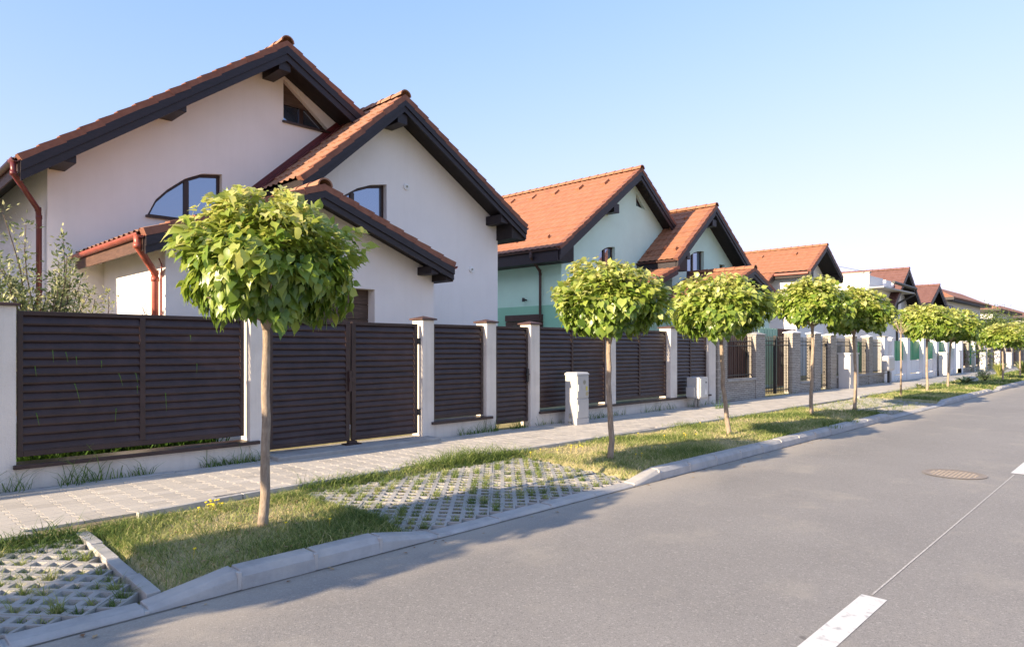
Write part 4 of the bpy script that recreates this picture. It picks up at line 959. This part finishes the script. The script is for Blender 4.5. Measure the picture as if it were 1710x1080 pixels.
# long grass leaves poking out between the slats of the first panel
wb = []
for (x, z, l) in ((1.63, .95, .22), (1.98, 1.25, .36), (1.78, 1.62, .22), (1.9, 1.6, .18), (2.25, 1.5, .14), (2.42, 1.35, .24), (2.4, .95, .26), (2.6, 1.35, .2), (2.93, 1.1, .36), (3.3, 1.45, .2), (3.22, 1.8, .12), (2.0, 1.55, .16), (2.62, 1.2, .15), (1.62, 1.45, .18)):
    wb.append((x, FY + .03, z, l))
n = len(wb); V = []; F = []
for (x, y, z, l) in wb:
    o = len(V); sx = random.uniform(-.3, .5); w_ = .008
    for t in (0, .35, .7, 1): 
        px = x + l * .35 * sx * t * t; pz = z + l * (.35 * t - .95 * t * t) * 1.0; py = y - .045 - .05 * t; ww = w_ * (1 - .85 * t); V += [(px - ww, py, pz), (px + ww, py, pz)]
    for k in range(3): F.append([o + 2 * k, o + 2 * k + 1, o + 2 * k + 3, o + 2 * k + 2])
tag(link('reed_leaves', np_mesh('reed_leaves', V, [F], np.full(len(V), .55)), 'weed_blade'), 'green grass leaves sticking through the slats of the leftmost panel', 'leaves', kind='stuff')

# --- stone clad fence with iron bars
def bars(root, x0, x1, z0, z1, y=FY + .1, step=.12, name='railing', m='iron_black', r=.009):
    b = MB(); n = max(2, round((x1 - x0) / step))
    for k in range(n + 1):
        x = x0 + (x1 - x0) * k / n; b.box(x - r, x + r, y - r, y + r, z0, z1)
    for z in (z0 + .08, z1 - .15, z1 - .28): b.box(x0, x1, y - .014, y + .014, z - .014, z + .014)
    return b.build(name, m, root)
def planks(root, x0, x1, z0, z1, y, m, step=.11, name='screen'):
    b = MB(); n = max(1, round((x1 - x0) / step)); s = (x1 - x0) / n
    for k in range(n): b.box(x0 + k * s + .006, x0 + (k + 1) * s - .006, y + .01 * (k % 2), y + .02 + .01 * (k % 2), z0, z1)
    return b.build(name, m, root)
sf = empty('fence', (18.5, FY, G0), 'stone clad fence with iron railings and brown plank screen, between louvred fence and iron gate', 'fence', 'stone clad fence sections')
pillar(sf, 16.95, 17.5, 2.0, cap='concrete', m='stone', point=.03); pillar(sf, 19.3, 19.95, 2.02, cap='concrete', m='stone', point=.03)
wall_base(sf, 17.5, 19.3, .70, 'stone', ledge=False); c = MB(); c.box(17.5, 19.3, FY - .05, FY + .25, .70, .76); c.build('coping', 'concrete', sf)
bars(sf, 17.55, 19.25, .78, 1.98); planks(sf, 18.15, 19.6, .25, 1.95, FY + .32, 'plank_brown'); planks(sf, 17.75, 18.13, .25, 1.95, FY + .32, 'mint_metal', name='green_screen')
gg = empty('gate', (20.9, FY, G0), 'black iron bar gate between stone pillars, a mint green screen showing behind it', 'gate')
bars(gg, 20.0, 20.95, .22, 2.0, name='gate_leaf'); bars(gg, 21.0, 22.0, .22, 2.0, name='gate_leaf')
b = MB(); b.box(20.93, 20.98, FY + .06, FY + .14, .2, 2.02); b.build('gate_post', 'iron_black', gg)
yc = empty('screen', (23, 9.6, G0), 'mint green and red brown metal screen standing behind the iron gate', 'screen')
planks(yc, 21.6, 23.1, .4, 2.3, 9.6, 'mint_metal', name='mint_boards'); planks(yc, 23.1, 24.7, .3, 2.3, 9.6, 'plank_brown', name='brown_boards')
sg = empty('fence', (23.4, FY, G0), 'short stone fence with two white topped pillars, right of the iron gate', 'fence', 'stone clad fence sections')
pillar(sg, 22.02, 22.7, 2.12, cap='plastic_white', m='stone', point=.03); pillar(sg, 23.95, 24.55, 2.12, cap='plastic_white', m='stone', point=.03)
wall_base(sg, 22.7, 23.95, .45, 'stone', ledge=False); c = MB(); c.box(22.7, 23.95, FY - .04, FY + .24, .45, .5); c.build('coping', 'concrete', sg); bars(sg, 22.72, 23.93, .52, 2.0)
wg = empty('gate', (25.1, FY, G0), 'narrow black iron wicket between the stone pillars', 'gate'); bars(wg, 24.58, 25.5, .22, 2.0, name='gate_leaf')
sh_ = empty('fence', (29, FY, G0), 'long stone fence with iron railings behind the white meter cabinet', 'fence', 'stone clad fence sections')
for a, b_ in ((25.5, 26.1), (27.9, 28.4), (29.9, 30.4)): pillar(sh_, a, b_, 2.08, cap='plastic_white', m='stone', point=.02)
wall_base(sh_, 26.1, 33.0, .52, 'stone', ledge=False); c = MB(); c.box(26.1, 33.0, FY - .04, FY + .24, .52, .57); c.build('coping', 'concrete', sh_)
for a, b_ in ((26.1, 27.9), (28.4, 29.9), (30.4, 31.9)): bars(sh_, a, b_, .58, 2.0)
pillar(sh_, 32.0, 32.5, 2.1, cap='concrete', m='stucco_white')
planks(sh_, 28.6, 29.5, .6, 1.7, 9.6, 'cabinet', name='white_screen', step=.4)
planks(sh_, 30.6, 31.2, .6, 1.9, 9.3, 'green_metal', name='green_screen'); planks(sh_, 31.2, 31.9, .6, 1.9, 9.3, 'plank_brown', name='brown_screen')
# --- white and green fence
gf = empty('fence', (38, FY, G0), 'white pillared fence with green metal panels over white lower boards', 'fence')
xs = [(33.0, 33.4), (35.5, 36.0), (38.4, 38.9), (41.1, 41.6), (43.5, 44.0), (45.3, 45.8)]
for a, b_ in xs: pillar(gf, a, b_, 2.05, cap='stucco_white', m='stucco_white', y0=FY - .05)
for (a, b_), (c_, d_) in zip(xs, xs[1:]):
    planks(gf, b_, c_, 1.05, 1.95, FY + .12, 'green_metal', name='green_panel', step=.6); wall_base(gf, b_ + .003, c_ - .003, .38, 'stucco_white', ledge=False)
    planks(gf, b_, c_, .42, 1.04, FY + .12, 'stucco_white', name='white_panel', step=.5)
# --- farther fences
ff = empty('fence', (50, FY, G0), 'pale pillared fence overgrown with hedge, past the green panels', 'fence')
for k in range(5): pillar(ff, 47.4 + k * 1.9, 47.75 + k * 1.9, 2.0, cap='concrete', m=('stucco_white', 'stone')[k % 2])
wall_base(ff, 47.4, 56, .4, 'stone', ledge=False)
for k in range(4): planks(ff, 47.75 + k * 1.9, 49.3 + k * 1.9, .55, 1.9, FY + .15, ('plank_brown', 'green_metal', 'plank_brown', 'plank_brown')[k], step=.2)
fg = empty('fence', (70, FY, G0), 'dark brown board fence at the far end of the street', 'fence')
for k in range(16): pillar(fg, 56.8 + k * 3, 57.4 + k * 3, 2.0, cap='concrete', m='stone')
for k in range(15): planks(fg, 57.4 + k * 3, 59.8 + k * 3, .3, 1.9, FY + .15, 'plank_brown', step=.2)

# ------------------------------------------------------------------ cabinets and meter boxes
cb = empty('utility_cabinet', (10.4, 8.16, G0), 'tall grey utility cabinet standing on the footway before the louvred fence', 'utility cabinet', 'utility cabinets along the fences')
b = MB(); b.box(10.23, 10.60, 8.17, 8.46, .10, 1.11); b.build('body', 'cabinet', cb, bevel=.008)
b = MB(); b.prism_z([(10.222, 8.158), (10.608, 8.158), (10.608, 8.468), (10.222, 8.468)], 1.11, 1.165, .028); b.build('lid', 'cabinet_light', cb)
for (z0, z1) in ((.67, 1.095), (.28, .64)):
    b = MB(); b.box(10.245, 10.59, 8.157, 8.172, z0, z1); d = b.build('door', 'cabinet', cb, bevel=.004)
    b = MB(); b.box(10.255, 10.275, 8.142, 8.158, z0 + .13, z0 + .26); b.build('handle', 'cabinet_light', d, bevel=.005)
b = MB(); b.box(10.222, 10.608, 8.16, 8.468, .10, .262); b.build('plinth', 'cabinet', cb, bevel=.005)
for (x, z, r, m_) in ((10.455, .97, .045, 'sticker_grey'), (10.54, .745, .042, 'sticker_tan')):
    b = MB(); b.disc((x, 8.1565, z), r, (0, -1, 0), .002, 18); b.build('sticker', m_, cb)
b = MB(); b.box(10.50, 10.55, 8.153, 8.156, .81, .89); b.build('sticker', 'sticker_yellow', cb)
b = MB(); b.box(10.218, 10.2215, 8.30, 8.35, .27, .36); b.box(10.206, 10.2215, 8.28, 8.37, .18, .21); b.build('side_latch', 'sticker_grey', cb)
mb_ = empty('meter_box', (15.6, 8.5, G0), 'small grey meter box fixed to the wall end on two pipes', 'meter box')
b = MB(); b.box(15.16, 15.60, 8.25, 8.6, .38, .91); b.build('body', 'cabinet', mb_, bevel=.012)
b = MB(); b.box(15.20, 15.57, 8.232, 8.249, .42, .88); b.build('door', 'cabinet_light', mb_, bevel=.006)
b = MB(); b.box(15.09, 15.158, 8.36, 8.58, .42, .66); b.build('side_housing', 'cabinet', mb_, bevel=.006)
b = MB(); b.disc((15.46, 8.231, .78), .022, (0, -1, 0), .006, 14); b.build('lock', 'dark_hole', mb_)
b = MB(); b.prism([(15.38, .48), (15.52, .48), (15.45, .64)], 8.228, 8.2315); b.build('notice', 'plastic_white', mb_)
for x in (15.28, 15.42):
    b = MB(); b.tube([(x, 8.42, .39), (x, 8.42, .1)], .03, 10); b.build('pipe', 'concrete', mb_, smooth=True)
def cabinet(x, y, w, d, h, label, z0=.1):
    o = empty('utility_cabinet', (x, y, G0), label, 'utility cabinet', 'utility cabinets along the fences')
    b = MB(); b.box(x - w / 2, x + w / 2, y, y + d, z0, h); b.build('body', 'cabinet_light', o, bevel=.01)
    b = MB(); b.box(x - w / 2 - .03, x + w / 2 + .03, y - .03, y + d + .03, h, h + .05); b.build('lid', 'cabinet_light', o)
    b = MB(); b.box(x - w / 2 + .04, x + w / 2 - .04, y - .015, y + .002, .3, h - .06); b.build('door', 'cabinet', o)
cabinet(26.7, 8.25, .95, .4, 1.40, 'white meter cabinet against the stone fence by the narrow iron wicket')
ob = empty('meter_box', (31.6, 8.3, G0), 'rounded white meter box on a dark post before the stone fence end', 'meter box')
b = MB(); b.box(31.2, 32.2, 8.3, 8.6, .65, 1.3); b.build('body', 'cabinet_light', ob, bevel=.1)
b = MB(); b.tube([(31.75, 8.45, .66), (31.75, 8.45, .1)], .05, 8); b.build('post', 'lamp_dark', ob)
cabinet(41.6, 8.2, .9, .35, 1.35, 'white cabinet between the pillars of the green panelled fence')
cabinet(51, 8.05, .5, .3, 1.3, 'white cabinet before the overgrown pillared fence, first of the three far ones'); cabinet(56, 8.05, .4, .3, 1.35, 'white cabinet just before the dark board fence starts, behind the far small tree'); cabinet(60.5, 8.0, .5, .3, 1.25, 'white cabinet before the dark board fence, last down the street')

# ------------------------------------------------------------------ small things
mh = MB(); mh.disc((10.3, 1.97, -.01), .335, (0, 0, 1), .016, 40)
o = mh.build('manhole_cover', 'rust_iron', None, (10.3, 1.97, 0)); tag(o, 'rusty round manhole cover in the road surface', 'manhole cover')
r_ = MB()
for i in range(-6, 7):
    for j in range(-6, 7):
        if i * i + j * j < 34: r_.box(10.3 + i * .048 - .014, 10.3 + i * .048 + .014, 1.97 + j * .048 - .014, 1.97 + j * .048 + .014, .006, .009)
r_.build('studs', 'rust_iron', o)
r_ = MB(); n = 40
for k in range(n):
    a, b_ = 2 * math.pi * k / n, 2 * math.pi * (k + 1) / n
    r_.add([(10.3 + rr * math.cos(t), 1.97 + rr * math.sin(t), .009) for rr in (.31, .36) for t in (a, b_)], [(0, 2, 3, 1)])
r_.build('rim', 'rust_iron', o)
# bare sapling
sp = empty('sapling', (23.6, 5.93, .115), 'thin bare sapling with a tuft of twigs beside the driveway gap', 'tree'); W = WL[sp.name]; b = MB()
b.tube([W, W + Vector((.02, 0, 1.2)), W + Vector((0, 0, 1.95))], [.03, .025, .02], 8); b.build('trunk', 'bark', sp, smooth=True)
b = MB()
for k in range(16):
    a = k * 2.39; e = random.uniform(.5, 1.3); L_ = random.uniform(.35, .6); t = W + Vector((0, 0, 1.95)); b.tube([t, t + Vector((math.cos(a) * math.cos(e) * L_, math.sin(a) * math.cos(e) * L_, math.sin(e) * L_))], [.008, .003], 5)
b.build('twigs', 'bark', sp)
def blade_plant(loc, n, h, w, m, label, cat, seed, width=.03, group=None):
    g = np.random.default_rng(seed); V = []; F = []; var = []
    for _ in range(n):
        a = g.uniform(0, 6.28); r = g.uniform(.2, 1) * w; hh = h * g.uniform(.6, 1.1); o = len(V); px, py = -math.sin(a) * width, math.cos(a) * width
        for t in (0, .4, .75, 1):
            x, y, z = math.cos(a) * r * t ** 1.4, math.sin(a) * r * t ** 1.4, hh * (t - .28 * t ** 3); k = (1 - .9 * t * t)
            V += [(x - px * k, y - py * k, z), (x + px * k, y + py * k, z)]
        F += [[o + 2 * k, o + 2 * k + 1, o + 2 * k + 3, o + 2 * k + 2] for k in range(3)]; var += [g.uniform(0, 1)] * 8
    o = link('ornamental_grass' if cat == 'ornamental grass' else 'agave_plant', np_mesh('plant', V, [F], var), m, None, loc); tag(o, label, cat, group); return o
for i, (x, y, s, lb) in enumerate(((42.9, 6.2, 1.0, 'pale yellow ornamental grass clump behind the far small catalpa'), (48.7, 5.95, 1.0, 'pale yellow ornamental grass clump at the right edge of the photo'))):
    blade_plant((x, y, .11), 170, 1.0 * s, .65 * s, 'leaf_yellow', lb, 'ornamental grass', i + 3, .022, 'yellow grass clumps')
blade_plant((34.0, 6.1, .11), 26, .42, .75, 'leaf_olive', 'dark low plant with arching leaves beside pale stones', 'plant', 31, .06)
blade_plant((28.3, 6.5, .11), 14, .3, .45, 'leaf_olive', 'small dark plant at the foot of the first tree beyond the gap', 'plant', 33, .05)
def rock(loc, s, label, seed):
    g = random.Random(seed); import bmesh
    bm = bmesh.new(); bmesh.ops.create_icosphere(bm, subdivisions=2, radius=s)
    for v in bm.verts: v.co *= g.uniform(.85, 1.1); v.co.z *= .6
    me = bpy.data.meshes.new('stone'); bm.to_mesh(me); bm.free(); o = link('stone', me, 'rock', None, loc, smooth=True); tag(o, label, 'stone')
rock((36.0, 6.2, .2), .27, 'larger pale grey stone lying on the grass beside the dark low plant', 1); rock((35.3, 6.05, .17), .16, 'smaller pale stone next to the larger one in the grass', 2)
leafy('young_conifer', (34.6, 5.5, .115), .62, .75, .12, 700, .07, 'leaf_olive', 'small dark layered shrub on the verge, left of the yellow grass', 'shrub', 41, clumps=14)
# greenery down the street
for (x, y, w_, h_, n, sz, lb, sd_) in ((66, 10.2, 3.4, 4.3, 9000, .17, 'light green tree above the far fence, left of two and beneath the brown hip roof', 51), (72, 10.4, 3.2, 4.1, 8000, .18, 'second light green tree above the far fence, right behind the small catalpa', 52), (84, 10.2, 4.4, 4.2, 7000, .22, 'green tree at the right edge above the dark fence', 53), (100, 10, 6, 4.4, 6000, .3, 'farthest green tree low on the horizon beyond the dark fence', 56)):
    leafy('garden_tree', (x, y, .145), w_, h_, 1.2, n, sz, 'leaf_far', lb, 'tree', sd_, trunk_h=1.6, group='garden trees down the street', clumps=46, r0=.12)
leafy('garden_bush', (49.5, 9.6, .145), 2.6, 2.3, .2, 1500, .16, 'leaf_far', 'leafy bush showing over the pale pillared fence', 'bush', 54, clumps=24)
leafy('garden_bush', (23.3, 10.0, .145), 1.2, 1.9, .2, 700, .1, 'leaf_far', 'small green bush behind the railing of the short stone fence', 'bush', 55, clumps=14)
leafy('garden_bush', (53.6, 9.5, .145), 3.2, 2.6, .2, 1500, .18, 'leaf_far', 'dense bush behind the last pale pillars before the dark fence', 'bush', 56, clumps=24)
# far wood on the horizon
g = np.random.default_rng(77); n = 9000; x = g.uniform(120, 420, n); y = g.uniform(-70, 90, n); keep = ~((y > -3) & (y < 8) & (x < 215)); x, y = x[keep], y[keep]; n = len(x)
P = np.stack([x, y, g.uniform(0, 1, n) ** .7 * (4.5 + 1.5 * np.sin(x * .11) + 1.3 * np.sin(y * .23))], 1)
tag(link('distant_trees', leaves('distant_trees', P, g.normal(0, 1, (n, 3)), g.normal(0, .7, (n, 3)) + np.array([[0, 0, .8]]), g.uniform(1.2, 2.6, n), g.uniform(0, 1, n), LS), 'leaf_far'), 'far mass of trees beyond the end of the street', 'trees', kind='stuff')

# ------------------------------------------------------------------ light, sky, camera
SUN_EL, SUN_AZ = rad(20), rad(180 - 5.6)       # azimuth from +X towards +Y
world = bpy.data.worlds.new('World'); SC.world = world; world.use_nodes = True
nt = world.node_tree; bg = nt.nodes['Background']; sky = nt.nodes.new('ShaderNodeTexSky'); sky.sky_type = 'NISHITA'; sky.sun_disc = False
sky.sun_elevation = SUN_EL; sky.sun_rotation = math.pi / 2 - SUN_AZ; sky.air_density = 1.0; sky.dust_density = 1.5; sky.ozone_density = 1.5
# soften the sky's brightest parts with a camera-like tone curve, graded per channel: c -> K (1 - exp(-a c))
def vm(op, a, b=None):
    n = nt.nodes.new('ShaderNodeVectorMath'); n.operation = op
    for i, v in enumerate((a, b)):
        if v is None: continue
        if isinstance(v, tuple): n.inputs[i].default_value = v
        else: nt.links.new(v, n.inputs[i])
    return n.outputs[0]
SKY_A, SKY_K = .46, {'X': 2.60, 'Y': 2.58, 'Z': 3.40}
neg = vm('MULTIPLY', sky.outputs['Color'], (-SKY_A, -SKY_A, -SKY_A))
sp = nt.nodes.new('ShaderNodeSeparateXYZ'); cbn = nt.nodes.new('ShaderNodeCombineXYZ'); nt.links.new(neg, sp.inputs[0])
for ch in 'XYZ':
    pn = nt.nodes.new('ShaderNodeMath'); pn.operation = 'MULTIPLY'; pn.inputs[1].default_value = -1; nt.links.new(sp.outputs[ch], pn.inputs[0])
    pw = nt.nodes.new('ShaderNodeMath'); pw.operation = 'POWER'; pw.inputs[1].default_value = {'X': 1.2, 'Y': 1.0, 'Z': 1.0}[ch]; nt.links.new(pn.outputs[0], pw.inputs[0])
    ng = nt.nodes.new('ShaderNodeMath'); ng.operation = 'MULTIPLY'; ng.inputs[1].default_value = -1; nt.links.new(pw.outputs[0], ng.inputs[0])
    ex = nt.nodes.new('ShaderNodeMath'); ex.operation = 'EXPONENT'; nt.links.new(ng.outputs[0], ex.inputs[0])
    mu = nt.nodes.new('ShaderNodeMath'); mu.operation = 'MULTIPLY_ADD'; mu.inputs[1].default_value = -SKY_K[ch]; mu.inputs[2].default_value = SKY_K[ch]
    nt.links.new(ex.outputs[0], mu.inputs[0]); nt.links.new(mu.outputs[0], cbn.inputs[ch])
nt.links.new(cbn.outputs[0], bg.inputs['Color']); bg.inputs['Strength'].default_value = .15
sl = bpy.data.lights.new('sun', 'SUN'); sl.energy = 4.15; sl.angle = rad(.5); sl.color = (1.0, .80, .56)
so = bpy.data.objects.new('sun', sl); COL.objects.link(so)
d = Vector((math.cos(SUN_AZ) * math.cos(SUN_EL), math.sin(SUN_AZ) * math.cos(SUN_EL), math.sin(SUN_EL))); so.rotation_euler = d.to_track_quat('Z', 'Y').to_euler(); so.location = d * 50
cam = bpy.data.cameras.new('camera'); co = bpy.data.objects.new('camera', cam); COL.objects.link(co); SC.camera = co
co.location = (0, 0, 1.65); co.rotation_euler = (rad(90), 0, rad(44.1 - 90)); cam.sensor_width = 36; cam.lens = 1125 / 1710 * 36; cam.shift_y = 40 / 1710; cam.clip_end = 3000; cam.clip_start = .05
SC.view_settings.view_transform = 'Standard'; SC.view_settings.look = 'None'; SC.view_settings.exposure = 1.57; SC.view_settings.gamma = 1
SC.cycles.max_bounces = 6; SC.cycles.use_denoising = True
